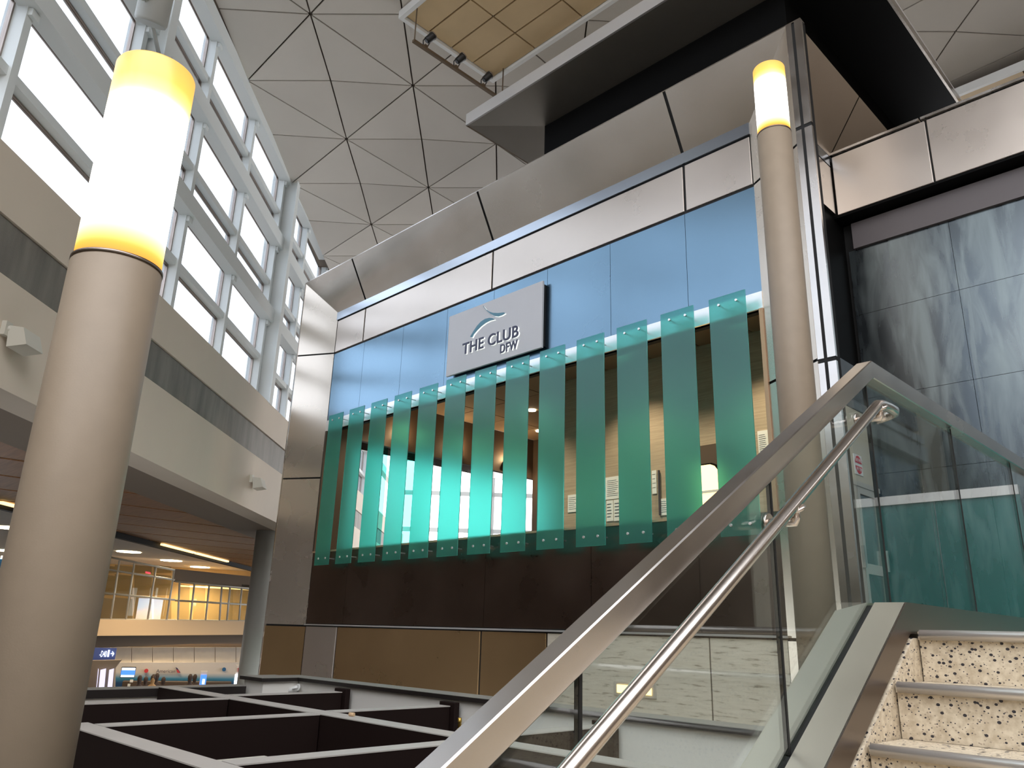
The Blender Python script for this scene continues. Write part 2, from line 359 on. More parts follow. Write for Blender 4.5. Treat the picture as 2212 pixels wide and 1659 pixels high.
# ---- window wall on the left
SILL, FB = 7.1, 4.25
wl = empty('wall_left', W(15, 6.4, FB)); tag(wl, 'beige fascia wall with a grey grille band below the tall windows', 'wall', kind='structure')
wbox('fascia_lower', -20, 48, 6.3, 6.9, FB, 5.58, 'wall_beige', wl)
wbox('grille_recess', -20, 48, 6.36, 6.9, 5.58, 6.28, 'gap_black', wl)
mat('grille', (.20, .185, .16), .6, .3, var=.25, vscale=1.2, stretch=(3, 3, .5), bump=.6, bscale=90)
wbox('grille_band', -20, 48, 6.33, 6.36, 5.60, 6.26, 'grille', wl)
wbox('fascia_upper', -20, 48, 6.3, 6.9, 6.28, SILL, 'wall_beige', wl)
so = wbox('ceiling', -20, 48, 6.9, 8.2, FB, FB+.25, 'soffit_brown'); tag(so, 'plain brown soffit under the window wall', 'ceiling', kind='structure')
mz = wbox('floor', -20, 60, 6.9, 50, 5.2, 5.5, 'soffit_brown'); tag(mz, 'slab above the ticketing hall ceilings', 'floor', kind='structure')
BAY = 2.73; S0 = 11.42
BEAMZ = (9.36, 11.55, 13.62)
TRZ = (8.32, 10.46, 12.62)
for i, z in enumerate(BEAMZ):
    tr = wbox('trim_%d' % (i+1), -20, 48, 6.48, 6.76, z, z+.36, 'white_frame')
    tag(tr, ['lowest', 'middle', 'uppermost'][i]+' white horizontal beam across the tall windows', 'beam', kind='structure')
tr = wbox('trim_4', -20, 48, 6.55, 6.66, 13.98, 14.1, 'steel_dark'); tag(tr, 'dark shadow strip between the top beam and the ceiling', 'trim', kind='structure')
tn = 5
wn = 0
for j in range(-6, 12):
    s = S0+BAY*j
    if j % 3 == 0:
        p = empty('trim_%d' % tn, W(s+.15, 6.5, SILL)); tn += 1
        wbox('web', s, s+.06, 6.3, 7.0, SILL-.02, 14.0, 'white_frame', p); wbox('flange', s-.10, s+.16, 6.28, 6.31, SILL-.02, 14.0, 'white_frame', p); wbox('flange', s-.12, s+.18, 6.97, 7.0, SILL-.02, 14.0, 'white_frame', p)
        tag(p, 'white steel pilaster rising between the window bays to the ceiling', 'pilaster', 'window wall pilasters', 'structure')
    # one window bay: mullion, transoms, panes
    if -4 <= j <= 9:
        wn += 1
        w_ = empty('window_%d' % wn, W(s+BAY/2, 6.85, SILL)); tag(w_, 'tall window bay of pale panes in white mullions above the beige fascia', 'window', 'window bays of the window wall', 'structure')
        wbox('mullion', s-.24, s-.10, 6.62, 6.92, SILL-.1, 14.0, 'white_frame', w_)
        zs = [SILL+.02]
        for t, b in zip(TRZ, BEAMZ): zs += [t, b]
        for t in TRZ: wbox('transom', s-.10, s+BAY-.24, 6.66, 6.9, t-.07, t+.07, 'white_frame', w_)
        edges = [(SILL-.05, TRZ[0]-.07), (TRZ[0]+.07, BEAMZ[0]+.1), (BEAMZ[0]+.26, TRZ[1]-.07), (TRZ[1]+.07, BEAMZ[1]+.1), (BEAMZ[1]+.26, TRZ[2]-.07), (TRZ[2]+.07, BEAMZ[2]+.1)]
        for a, b in edges:
            for nm, A in (('pane_frame', (s-.10, s-.07, a, b)), ('pane_frame', (s+BAY-.27, s+BAY-.24, a, b)), ('pane_frame', (s-.07, s+BAY-.27, b-.03, b)), ('pane_frame', (s-.07, s+BAY-.27, a, a+.03))):
                wbox(nm, A[0], A[1], 6.80, 6.86, A[2], A[3], 'steel_dark', w_)
            wbox('pane', s-.07, s+BAY-.27, 6.82, 6.835, a+.03, b-.03, 'window_glass', w_)
        for b in BEAMZ: wbox('bracket', s-.22, s-.06, 6.56, 6.66, b-.12, b-.01, 'white_frame', w_)

# far end of the hall beyond the club (seen through the club's end opening)
we = empty('wall_end', W(47.5, 0, 0)); tag(we, 'far end wall of the hall with tall windows', 'wall', kind='structure')
wbox('wall_panel', 47, 47.5, -20, 6.3, -2.9, 5.0, 'wall_beige', we)
for k in range(10): wbox('mullion', 47.0, 47.2, -20+2.6*k, -19.8+2.6*k, 5.0, 12.6, 'white_frame', we)
for z in (7.2, 9.4, 11.5): wbox('transom', 47.0, 47.2, -20, 6.3, z, z+.25, 'white_frame', we)

# ---- hall behind the camera (closes the reflections)
wb = empty('wall_back', (-5, -24, 0)); tag(wb, 'back wall of the hall with a window band above dark panelling', 'wall', kind='structure')
box('wall_panel', -30, 16, -24.3, -24, -2.9, 5.2, 'wall_beige', wb)
for k in range(17): box('mullion', -30+2.8*k, -29.8+2.8*k, -24.3, -24, 5.2, 14.5, 'white_frame', wb)
for z in (7.4, 9.6, 11.8): box('transom', -30, 16, -24.3, -24, z, z+.3, 'white_frame', wb)

we2 = empty('wall_block_right', (16, 8, 0)); tag(we2, 'unseen plain wall added beyond the stair to block sky and darken reflections', 'wall', kind='structure')  # added out of view, shuts out open sky and keeps bevel reflections dark
box('wall_panel', 16, 16.3, -24, 40, -.3, 15, 'soffit_brown', we2); box('wall_panel', -3.5, 16, 30, 30.3, -.3, 15, 'soffit_brown', we2)

# ================================================================== CLUB FACADE
YF = 10.0; ZB = EYE
XL, XR = -16.71, -4.93
XLo, XRo, YO, ZTo = -17.66, -3.98, 9.475, EYE+8.83
ZT = EYE+7.87
wf = empty('wall_front', (-10.8, YF, 0)); tag(wf, 'metal clad club front in a splayed steel frame', 'wall', kind='structure')
GX = .024
# backing sheet behind the panels, with the opening left free
ZS1, ZS0 = EYE+4.94, EYE+4.67          # silver strip
ZO0 = EYE+1.72                         # sill
box('backing', XL-.3, XR+.3, YF+.025, YF+.20, ZS0, ZT+.1, 'gap_black', wf)
box('backing', XL-.3, XR+.3, YF+.025, YF+.20, -.2, ZO0-.04, 'gap_black', wf)
box('light_strip', XL, XR, YF-.03, YF+.06, EYE+7.66, ZT, 'steel_strip', wf)
J = [XL, -15.44, -10.83, -6.17, XR]
for a, b in zip(J, J[1:]): bevbox('band_panel', a+GX, b-GX, YF, YF+.06, EYE+6.77, EYE+7.63, 'steel_lit_band', wf)
JB = [XL, -15.36, -13.79, -12.22, -10.75, -9.27, -7.75, -6.19, XR]
for a, b in zip(JB, JB[1:]): box('upper_panel', a+.004, b-.004, YF+.01, YF+.06, ZS1, EYE+6.72, 'blue_metal', wf)
box('head_channel', XL, XR, YF-.01, YF+.10, ZS0, ZS1, 'steel_bright', wf)
for a, b in zip([XL, -15.2, -10.7, -8.2, -6.2], [-15.2, -10.7, -8.2, -6.2, XR]): box('lower_panel', a+.004, b-.004, YF+.01, YF+.06, EYE+.09, ZO0-.03, 'dark_metal', wf)
box('sill', XL, XR, YF-.02, YF+.35, ZO0-.035, ZO0, 'teak', wf)
box('base_trim', XL, XR, YF-.05, YF+.05, EYE+.045, EYE+.075, 'steel_bright', wf)
for a, b in zip([XL, -15.39, -10.745], [-15.39, -10.745, -9.14]): bevbox('base_panel', a+GX, b-GX, YF, YF+.06, -.2, EYE+.02, 'steel_lit_band' if a == XL else 'bronze', wf)
for a, b in zip([-9.14, -6.09], [-6.09, XR]): bevbox('travertine_slab', a+.012, b-.012, YF, YF+.06, -.2, EYE+.02, 'travertine', wf)
box('jamb', XL, XL+.06, YF-.02, YF+.5, ZO0, ZS0, 'club_dark', wf); box('jamb', XR-.06, XR, YF-.02, YF+.5, ZO0, ZS0, 'teak', wf)
# splayed frame
fr = empty('trim_%d' % tn, (-10.8, YO, 0)); tn += 1; tag(fr, 'splayed brushed steel frame around the club front with a slotted corner post', 'frame', kind='structure')
def splay(name, a, b, c, d, m):
    n = (Vector(b)-Vector(a)).cross(Vector(d)-Vector(a)).normalized()
    if n.y < 0: n = -n
    return slab(name, [a, b, c, d], n*.012, m, fr)
def lerp(a, b, t): return a+(b-a)*t
g = .028
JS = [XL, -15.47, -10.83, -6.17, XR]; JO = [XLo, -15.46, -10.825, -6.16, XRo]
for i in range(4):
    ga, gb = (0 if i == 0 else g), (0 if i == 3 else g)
    splay('soffit_panel', (JS[i]+ga, YF, ZT), (JS[i+1]-gb, YF, ZT), (JO[i+1]-gb, YO, ZTo), (JO[i]+ga, YO, ZTo), 'steel_dim_soffit')
ZJ = [-.2, EYE+.03, EYE+3.5, EYE+6.75, 99]
for xi, xo in ((XL, XLo), (XR, XRo)):
    for a, b in zip(ZJ, ZJ[1:]):
        bi, bo = (ZT, ZTo) if b == 99 else (b-.02, b-.02)
        m = 'steel_side' if a > 0 or xi == XR else 'bronze'
        splay('side_panel', (xi, YF, a+.02), (xo, YO, a+.02), (xo, YO, bo), (xi, YF, bi), m)
slab('backing', [(XLo, YO+.03, -.2), (XL, YF+.03, -.2), (XL, YF+.03, ZT), (XLo, YO+.03, ZTo)], (-.0, .12, 0), 'gap_black', fr)
slab('backing', [(XRo, YO+.03, -.2), (XR, YF+.03, -.2), (XR, YF+.03, ZT), (XRo, YO+.03, ZTo)], (0, .12, 0), 'gap_black', fr)
slab('backing', [(XL, YF+.03, ZT), (XR, YF+.03, ZT), (XRo, YO+.03, ZTo), (XLo, YO+.03, ZTo)], (0, .14, 0), 'gap_black', fr)
# top of the frame
XP1_ = -3.75
slab('frame_top', [(XLo, YO, ZTo), (XP1_, YO, ZTo), (XP1_, YO+.14, ZTo), (XLo, YO+.14, ZTo)], (0, 0, .02), 'steel_plain', fr)
# left outer return
for y0_, y1_, z0_, z1_ in ((YO, 11.0, 0, ZTo), (11.0, 17.6, 6.2, ZTo), (11.0, 17.6, 0, 2.6)): box('return_panel', XLo-.02, XLo+.02, y0_, y1_, z0_, z1_, 'steel_plain', fr)

# ---- corner post and the side portal
XP0, XPs, XP1 = XRo, -3.87, -3.74
for a, b in ((XP0+.004, XPs-.022), (XPs+.022, XP1)):
    for z0, z1 in ((-.2, EYE+3.44), (EYE+3.50, EYE+6.97), (EYE+7.03, ZTo)):
        box('post_panel', a, b, YO, YO+.05, z0, z1, 'steel_plain', fr)
box('post_core', XRo-.02, XP1-.01, YO+.012, YO+.16, -.2, ZTo-.01, 'gap_black', fr)
# side bevel: outer edge x=-3.81 to inner x=-4.38 ; from Y 9.64 outer to 11.13 inner
XI = -4.38; XOo = -3.82; YI0, YI1 = 10.55, 11.74
for z0, z1 in ((-.2, EYE+3.45), (EYE+3.49, EYE+6.98), (EYE+7.02, 99)):
    bo, bi = (ZTo, ZT) if z1 == 99 else (z1, z1)
    slab('side_bevel', [(XOo, 9.62, z0), (XI, YI0, z0), (XI, YI0, bi), (XOo, 9.62, bo)], (-.03, 0, 0), 'steel', fr)
slab('top_bevel', [(XOo, 9.64, ZTo), (XI, YI0, ZT), (XI, 11.72, ZT), (XOo, 11.80, ZTo)], (-.03, 0, .03), 'steel_dim_soffit', fr)
slab('top_bevel', [(XOo, 11.83, ZTo), (XI, 11.75, ZT), (XOo, 13.2, ZTo)], (-.03, 0, .03), 'steel_dim_soffit', fr)
box('side_strip', XI-.06, XI, YI0, 11.7, ZT-.21, ZT-.02, 'steel_strip', fr)
box('side_band', XI-.06, XI, YI0, 11.7, EYE+6.75, ZT-.24, 'steel', fr)
box('side_wall', XI-.3, XI-.06, YI0, 16.0, 0, ZT, 'black', fr)

# ---- metal band over the entrance recess, dark wall behind
wr = empty('wall_right', (-1, 11.8, 0)); tag(wr, 'dark recessed wall of wiped glossy panels under a steel band', 'wall', kind='structure')
JX = [XI+.02, -2.86, -.4, 2.5]
for a, b in zip(JX, JX[1:]): bevbox('band_panel', a, b-.03, 11.74, 11.8, EYE+6.74, ZT-.03, 'steel_lit_band', wr)
for a, b in zip([XI, -2.93, -.4], [-2.96, -.43, 2.5]): box('band_cap', a, b, 11.70, 11.82, ZT-.005, ZT+.035, 'steel_plain', wr)
box('backing', XI, 2.5, 11.79, 11.9, EYE+6.75, ZT-.01, 'gap_black', wr)
box('band_soffit', XI-.1, 2.5, 11.76, 12.6, EYE+6.70, EYE+6.74, 'black', wr)
box('light_cove', -4.27, 2.5, 12.02, 12.1, EYE+6.20, EYE+6.66, 'cove_grey', wr)
XJ = [-4.38, -2.86, -1.34, .18, 2.5]
for a, b in zip(XJ, XJ[1:]):
    for z0, z1 in ((1.6, 4.0), (4.0, 5.2), (5.2, 6.6), (6.6, EYE+6.2)):
        box('wall_panel', a+.003, b-.003, 12.08, 12.14, z0+.003, z1-.003, 'smeared_panel', wr)
box('backing', -4.7, 2.5, 12.13, 12.3, 0, EYE+6.9, 'gap_black', wr)

# ---- canopy box over the club
cn = empty('trim_%d' % tn, (-7, 10.3, 11.8)); tn += 1; tag(cn, 'dark flat canopy with a white edge floating above the club', 'canopy', kind='structure')
ZC = 11.84; CX0, CX1, CY0 = -10.87, -3.11, 9.12; BX0, BX1, BY0 = -9.69, -4.30, 10.3; ZI = 11.88; CY1 = 18.0
box('plant_box', BX0, BX1, BY0, 17.6, ZTo-.4, ZI, 'black', cn)
for nm, P in (('front_soffit', [(CX0, CY0, ZC), (CX1, CY0, ZC), (BX1, BY0, ZI), (BX0, BY0, ZI)]),
              ('left_soffit', [(CX0, CY0, ZC), (BX0, BY0, ZI), (BX0, 17.0, ZI), (CX0, CY1, ZC)]),
              ('right_soffit', [(CX1, CY0, ZC), (CX1, CY1, ZC), (BX1, 17.0, ZI), (BX1, BY0, ZI)])):
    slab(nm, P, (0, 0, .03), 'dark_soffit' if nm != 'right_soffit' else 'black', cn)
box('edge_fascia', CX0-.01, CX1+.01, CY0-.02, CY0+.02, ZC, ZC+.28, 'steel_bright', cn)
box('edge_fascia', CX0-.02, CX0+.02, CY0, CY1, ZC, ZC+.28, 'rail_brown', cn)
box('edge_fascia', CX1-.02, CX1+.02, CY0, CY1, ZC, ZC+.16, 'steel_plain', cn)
box('canopy_top', CX0, CX1, CY0, CY1, ZC+.24, ZC+.28, 'white_paint', cn)

# ---- club interior
ci = empty('wall_club', (-10, 13.5, 1.6)); tag(ci, 'textured beige back wall inside the club', 'wall', kind='structure')
box('floor_slab', -16.6, -4.5, 10.1, 17.6, 1.4, 1.6, 'club_dark', ci)
box('back_wall', -11.9, -4.5, 13.5, 13.7, 1.6, 7.4, 'grasscloth', ci)
box('partition', -12.05, -11.9, 13.5, 17.6, 1.6, 7.4, 'club_dark', ci)
box('rear_wall', -16.6, -11.9, 17.4, 17.6, 1.6, 7.4, 'club_dark', ci)
box('end_wall_head', -16.75, -16.6, 10.2, 17.6, 6.16, 7.4, 'club_dark', ci)
box('end_wall_pier', -16.75, -16.6, 10.2, 11.0, 1.6, 6.16, 'club_dark', ci)
box('end_wall_sill', -16.75, -16.6, 10.2, 17.6, 1.6, 2.6, 'club_dark', ci)
box('right_wall', -4.62, -4.5, 10.3, 13.5, 1.6, 7.4, 'grasscloth', ci)
cc = empty('ceiling', (-10, 13, 7.4)); tag(cc, 'brown tiled ceiling inside the club', 'ceiling', kind='structure')
box('backing', -16.6, -4.5, 10.2, 17.6, 7.44, 7.6, 'club_dark', cc)
tile = None
for i in range(10):
    for j in range(6):
        x0, y0 = -16.6+1.21*i, 10.2+1.22*j
        if tile is None: tile = box('ceiling_tile', -.59, .59, -.595, .595, 0, .03, 'club_ceiling'); o = tile
        else: o = bpy.data.objects.new('ceiling_tile', tile.data); C.objects.link(o)
        o.location = (x0+.605, y0+.61, 7.40); put(o, cc)
for k, (x, y) in enumerate(((-15.4, 11.7), (-12.8, 11.9), (-9.5, 12.2), (-6.6, 12.2), (-14.2, 14.8), (-15.6, 16.6))):
    o = lathe('downlight', [(.11, 0), (.11, .03)], (x, y, 7.37), 'down_lamp', None, 20); tag(o, 'round recessed downlight in the brown club ceiling', 'downlight', 'club downlights')
    ld = bpy.data.lights.new('downlight_lamp', 'SPOT'); ld.energy = 260; ld.color = (1, .80, .52); ld.spot_size = 2.0; ld.spot_blend = .6; ld.shadow_soft_size = .1
    lo = bpy.data.objects.new('downlight_lamp', ld); C.objects.link(lo); lo.location = (x, y, 7.34); lo.parent = o; lo.matrix_parent_inverse = Matrix()
# pale mint fins in the end opening
for k in range(5):
    y = 11.35+1.25*k
    o = box('glass_fin', -16.80, -16.77, y, y+.62, 2.3, 6.4, 'mint_glass'); tag(o, ('first', 'second', 'third', 'fourth', 'fifth')[k]+' pale mint glass fin from the club front in its end opening', 'glass fin', 'mint fins at the end opening')
# cove glow above the end opening
for k in range(3):
    y = 12.2+2.0*k
    o = empty('wall_washer', (-16.5, y, 6.45)); tag(o, 'small wall washer glowing above the end opening of the club', 'wall light', 'wall washers')
    box('housing', -16.6, -16.42, y-.12, y+.12, 6.40, 6.48, 'gunmetal', o); box('lens', -16.58, -16.44, y-.1, y+.1, 6.48, 6.5, 'warm_glow', o)
    ld = bpy.data.lights.new('washer_lamp', 'POINT'); ld.energy = 14; ld.color = (1, .7, .38); ld.shadow_soft_size = .06
    lo = bpy.data.objects.new('washer_lamp', ld); C.objects.link(lo); lo.location = (-16.4, y, 6.6); put(lo, o)
# notices pinned on the club wall
def notice(x0, x1, z0, z1, label, lines=4, heavy=False):
    o = empty('paper_notice', ((x0+x1)/2, 13.49, z0)); tag(o, label, 'notice')
    box('sheet', x0, x1, 13.485, 13.498, z0, z1, 'paper', o)
    h = (z1-z0)
    for k in range(lines):
        zz = z1-h*(.16+.76*k/max(1, lines)); t = h*(.035 if heavy else .012)
        box('text_line', x0+(x1-x0)*.12, x1-(x1-x0)*(.12+.25*random.random()), 13.481, 13.485, zz-t, zz, 'ink', o)
def nbox(px0, py0, px1, py1, label, lines=4, heavy=False):
    a, b = onY(px0, py0, 13.49), onY(px1, py1, 13.49); notice(a.x, b.x, b.z, a.z, label, lines, heavy)
nbox(1227, 1070, 1247, 1105, 'small white notice alone on the beige club wall', 7)
nbox(1308, 1032, 1340, 1076, 'large white sheet with faint lines above two schedule sheets', 9)
nbox(1310, 1082, 1325, 1125, 'schedule sheet with dark bars, beside another below the large sheet', 5, True)
nbox(1326, 1080, 1345, 1124, 'schedule sheet with heavy dark bars under the large sheet', 5, True)
nbox(1408, 1017, 1419, 1066, 'tall narrow sheet clipped beside a black edge strip', 4)
nbox(1424, 1078, 1445, 1112, 'cream notice low on the beige wall beside the edge strip', 6)
nbox(1636, 932, 1662, 984, 'wide cluster sheet on the club wall beside the steel frame', 10)
a, b = onY(1421, 1016, 13.45), onY(1424, 1113, 13.45); o = box('edge_strip', a.x, b.x+.03, 13.44, 13.475, b.z, a.z, 'ink'); tag(o, 'black vertical edge strip between pinned sheets on the club wall', 'strip')
# service door with a rounded lit window
dr = empty('door_1', (-7.9, 13.45, 1.6)); tag(dr, 'dark service door with a rounded window inside the club', 'door', kind='structure')
box('leaf', -8.35, -7.45, 13.42, 13.49, 1.6, 5.25, 'club_dark', dr)
rw = [(-8.17+.0, 3.3), (-7.78, 3.3), (-7.78, 4.62), (-7.80, 4.72), (-7.86, 4.80), (-7.95, 4.84), (-8.17, 4.84)]
slab('window_casing', [(x+(.03 if x > -8 else -.03), 13.40, z+(.03 if z > 4 else -.03)) for x, z in rw], (0, .02, 0), 'black', dr)
slab('window_pane', [(x, 13.39, z) for x, z in rw], (0, .01, 0), 'warm_glow', dr)
box('window_shelf', -8.17, -7.78, 13.375, 13.39, 4.28, 4.33, 'white_paint', dr); box('window_shelf', -8.17, -7.80, 13.375, 13.39, 4.0, 4.06, 'club_dark', dr)

# ---- teal fins
PIT = .8765; FX0 = -16.19; FWd = .607; FY = 9.75; FZ0, FZ1 = 2.905, 6.475
fin = None
for k in range(13):
    x = FX0+PIT*k
    if fin is None:
        fin = empty('glass_fin', (x, FY, FZ0))
        gp = bevbox('glass_plate', x, x+FWd, FY-.008, FY+.008, FZ0, FZ1, 'teal_glass', fin, .003); gp.data.materials.append(MATS['clear_face'])
        for pf in gp.data.polygons:
            if pf.normal.y > .9: pf.material_index = 1
        for px in (.17, .46):
            for z in (FZ0+.15, FZ1-.135):
                pn = lathe('standoff_pin', [(.018, 0), (.022, .004), (.022, .024), (.012, .025), (.012, .255)], (x+px, FY-.028, z), 'steel_bright', fin, 12, axis=(0, 1, 0))
        f_ = fin
    else: f_ = copy_tree(fin, (PIT*k, 0, 0))
    nth = ['first', 'second', 'third', 'fourth', 'fifth', 'sixth', 'seventh', 'eighth', 'ninth', 'tenth', 'eleventh', 'twelfth', 'thirteenth'][12-k]
    tag(f_, nth+' tall frosted teal glass fin counted from the grey column lamp at the frame corner', 'glass fin', 'teal glass fins on the club front')

# ---- sign
sg = empty('sign', (-10.8, 9.8, 6.7)); tag(sg, 'pale grey THE CLUB DFW sign with a bird-like logo on blue panels', 'sign')
SY = 9.88; sx0, sx1, sz0, sz1 = -1.2145*SY, -.9385*SY, EYE+.5135*SY, EYE+.651*SY
bevbox('sign_board', sx0, sx1, SY, SY+.05, sz0, sz1, 'sign_face', sg, .004)
box('sign_back', sx0+.06, sx1-.02, SY+.05, SY+.125, sz0+.05, sz1-.05, 'gap_black', sg)
def spx(x, y): p = onY(x, y, SY); return p
o_ = spx(1001, 768); hgt = spx(1001, 739).z-spx(1001, 768).z
wid = spx(1122, 736).x-spx(1001, 768).x
def split_letters(q, name, parent, m):
    me = q.data; n = len(me.vertices); par = list(range(n))
    def find(i):
        while par[i] != i: par[i] = par[par[i]]; i = par[i]
        return i
    pos = {}
    for v in me.vertices: pos.setdefault((round(v.co.x, 4), round(v.co.y, 4), round(v.co.z, 4)), []).append(v.index)
    for g_ in pos.values():
        for i in g_[1:]: par[find(i)] = find(g_[0])
    for e_ in me.edges: par[find(e_.vertices[0])] = find(e_.vertices[1])
    comp = {}
    for p in me.polygons: comp.setdefault(find(p.vertices[0]), []).append(list(p.vertices))
    for fs in comp.values():
        ids = sorted({i for f in fs for i in f}); mp = {i: k for k, i in enumerate(ids)}
        mesh(name, [me.vertices[i].co for i in ids], [[mp[i] for i in f] for f in fs], m, parent)
    bpy.data.objects.remove(q)
def sigtext(body, px0, py0, px1, htpx_top, name):
    a = spx(px0, py0); t = spx(px0, htpx_top); b = spx(px1, py0)
    size = (t.z-a.z)/.70
    for dz, dy, dx, m, off in ((-.012, -.012, .014, 'sign_halo', .006), (0, -.03, 0, 'letter_navy', .010)):
        q = text(name, body, size, (0, 0, 0), (1, 0, 0), (0, 0, 1), m, None, .010, 1.05, 'LEFT', off*size)
        xs = [v.co.x for v in q.data.vertices]; w0 = max(xs)-min(xs); tgt = spx(px1, py0 - (py0-htpx_top)*0).x-a.x
        k = wid_of(px0, px1, a.z)/w0
        for v in q.data.vertices: v.co = Vector(((v.co.x-min(xs))*k+a.x+dx, v.co.y+SY+dy, v.co.z+a.z+dz))
        split_letters(q, name if m != 'sign_halo' else name+'_halo', sg, m)
def wid_of(px0, px1, z):
    # horizontal size on the sign plane between two pixel columns at height z
    def xat(px):
        lo, hi = 300.0, 1200.0
        for _ in range(60):
            mid = (lo+hi)/2
            if spx(px, mid).z > z: lo = mid
            else: hi = mid
        return spx(px, lo).x
    return xat(px1)-xat(px0)
sigtext('THE CLUB', 1001, 767, 1122, 744, 'lettering')
sigtext('DFW', 1083, 764, 1120, 746, 'lettering_small')
def leaf(name, pxs):
    P = [spx(*p) for p in pxs]
    slab(name+'_halo', [(p.x+.022, SY-.012, p.z-.02) for p in P], (0, .012, 0), 'sign_halo', sg)
    slab(name, [(p.x, SY-.034, p.z) for p in P], (0, .022, 0), 'logo_teal', sg)
def q6(x, y): return (940+x/7.542, 600+y/7.542)
leaf('logo_upper', [q6(*p) for p in ((793, 460), (840, 520), (890, 555), (960, 578), (1040, 582), (1140, 572), (1152, 582), (1100, 615), (1040, 634), (980, 628), (920, 595), (865, 550), (825, 505))])
leaf('logo_lower', [q6(*p) for p in ((588, 968), (640, 880), (700, 790), (760, 725), (830, 678), (900, 660), (950, 664), (985, 682), (900, 705), (830, 742), (760, 795), (690, 865), (640, 925), (615, 975))])

# ================================================================== STAIR AND BALUSTRADE
RIS, TRD = .178, .283; LZ = EYE+.052; YN = 3.30; XS0, XS1 = -1.11, .85
st = empty('staircase', (0, 2, 0)); tag(st, 'terrazzo staircase with steel nosings beside a glass balustrade', 'stairs')
for i in range(9):
    z = LZ-RIS*i; y = YN-TRD*i
    depth = 3.4 if i == 0 else TRD+.04
    b_ = box('step', XS0+.01, XS1, y+.0, y+depth, z-RIS, z-.004, 'terrazzo', st)
    box('tread', XS0+.012, XS1, y-.015, y+depth-.05, z-.03, z, 'terrazzo', b_)
    tube('nosing', [(XS0+.02, y-.012, z-.012), (XS1, y-.012, z-.012)], .019, 'nosing_metal', b_, 14)
# landing slab and hidden support
lf = box('floor', -1.36, XS1, YN+.05, 6.7, 1.35, LZ-.01, 'floor_stone'); tag(lf, 'upper landing floor at the top of the stair', 'floor', kind='structure')
lf = slab('floor', [(-2.4, 6.7, 1.35), (6, 6.7, 1.35), (6, 12.1, 1.35), (-4.36, 12.1, 1.35), (-4.36, 10.1, 1.35), (-2.4, 10.1, 1.35)], (0, 0, LZ-1.36), 'floor_stone'); tag(lf, 'upper floor in front of the club entrance', 'floor', kind='structure')
SLP = .622
def ys(y, y0, z0): return z0-SLP*(y0-y) if y < y0 else z0
# stringer wall under the shoe
def yzprism(name, x0, x1, pts, m, parent=None): return slab(name, [(x0, y, z) for y, z in pts], (x1-x0, 0, 0), m, parent)
YFo, ZFo = 3.25, 1.708
yb = .55
yzprism('stringer', -1.36, -1.105, [(yb, 0), (YFo, 0), (6.6, 0), (6.6, ZFo-.13), (YFo, ZFo-.13), (yb, ZFo-.13-SLP*(YFo-yb))], 'terrazzo', st)
bl = empty('balustrade', (-1.25, 3, 0)); tag(bl, 'glass balustrade with square steel top rail running down the stair', 'balustrade')
def shoe(name, x0, x1, zt, zb, m, dz0=0, dz1=0):
    pr = [(yb, -SLP*(YFo-yb)), (YFo, 0), (6.6, 0)]
    V = []
    for y, d in pr: V += [(x0, y, ZFo+zb+d+dz0), (x1, y, ZFo+zb+d+dz1), (x1, y, ZFo+zt+d+dz1), (x0, y, ZFo+zt+d+dz0)]
    F = [(0, 1, 2, 3), (8, 11, 10, 9)]
    for i in (0, 4):
        for k in range(4): F.append((i+k, i+(k+1) % 4, i+4+(k+1) % 4, i+4+k))
    return mesh(name, V, F, m, bl)
shoe('base_shoe', -1.232, -1.115, 0, -.02, 'steel_shoe'); shoe('base_shoe', -1.385, -1.262, 0, -.02, 'steel_shoe', -.03, 0)
shoe('shoe_flange', -1.12, -1.112, 0, -.115, 'shoe_brown'); shoe('shoe_flange', -1.39, -1.382, -.03, -.16, 'steel_shoe'); shoe('glazing_gasket', -1.264, -1.230, -.012, -.03, 'gap_black')
# glass panels
YR, ZR = 3.48, 2.775; SLR = .603
def rz(y): return ZR-SLR*(YR-y) if y < YR else ZR
def sz(y): return ZFo-SLP*(YFo-y) if y < YFo else ZFo
cuts = [.62, 1.478, 2.478, 3.452, 4.62, 5.8, 6.6]
for a, b in zip(cuts, cuts[1:]):
    a2, b2 = a+.006, b-.006
    P = [(a2, sz(a2)-.02)]
    if a2 < YFo < b2: P.append((YFo, ZFo-.02))
    P.append((b2, sz(b2)-.02)); P.append((b2, rz(b2)-.06))
    if a2 < YR < b2: P.append((YR, ZR-.06))
    P.append((a2, rz(a2)-.06))
    yzprism('glass_panel', -1.256, -1.244, P, 'rail_glass', bl)
    if b < 6.5: yzprism('joint_gasket', -1.258, -1.242, [(b-.0055, sz(b)-.01), (b+.0055, sz(b)-.01), (b+.0055, rz(b)-.07), (b-.0055, rz(b)-.07)], 'gap_black', bl)
pr = [(.5, rz(.5)), (YR, ZR), (6.6, ZR)]
V = []
for y, z in pr: V += [(-1.285, y, z-.085), (-1.215, y, z-.085), (-1.215, y, z), (-1.285, y, z)]
F = [(0, 1, 2, 3), (8, 11, 10, 9)]
for i in (0, 4):
    for k in range(4): F.append((i+k, i+(k+1) % 4, i+4+(k+1) % 4, i+4+k))
tr_ = mesh('top_rail', V, F, 'steel_plain', bl)
bm = bmesh.new(); bm.from_mesh(tr_.data); bmesh.ops.bevel(bm, geom=list(bm.edges), offset=.004, segments=1, affect='EDGES'); bm.to_mesh(tr_.data); bm.free()
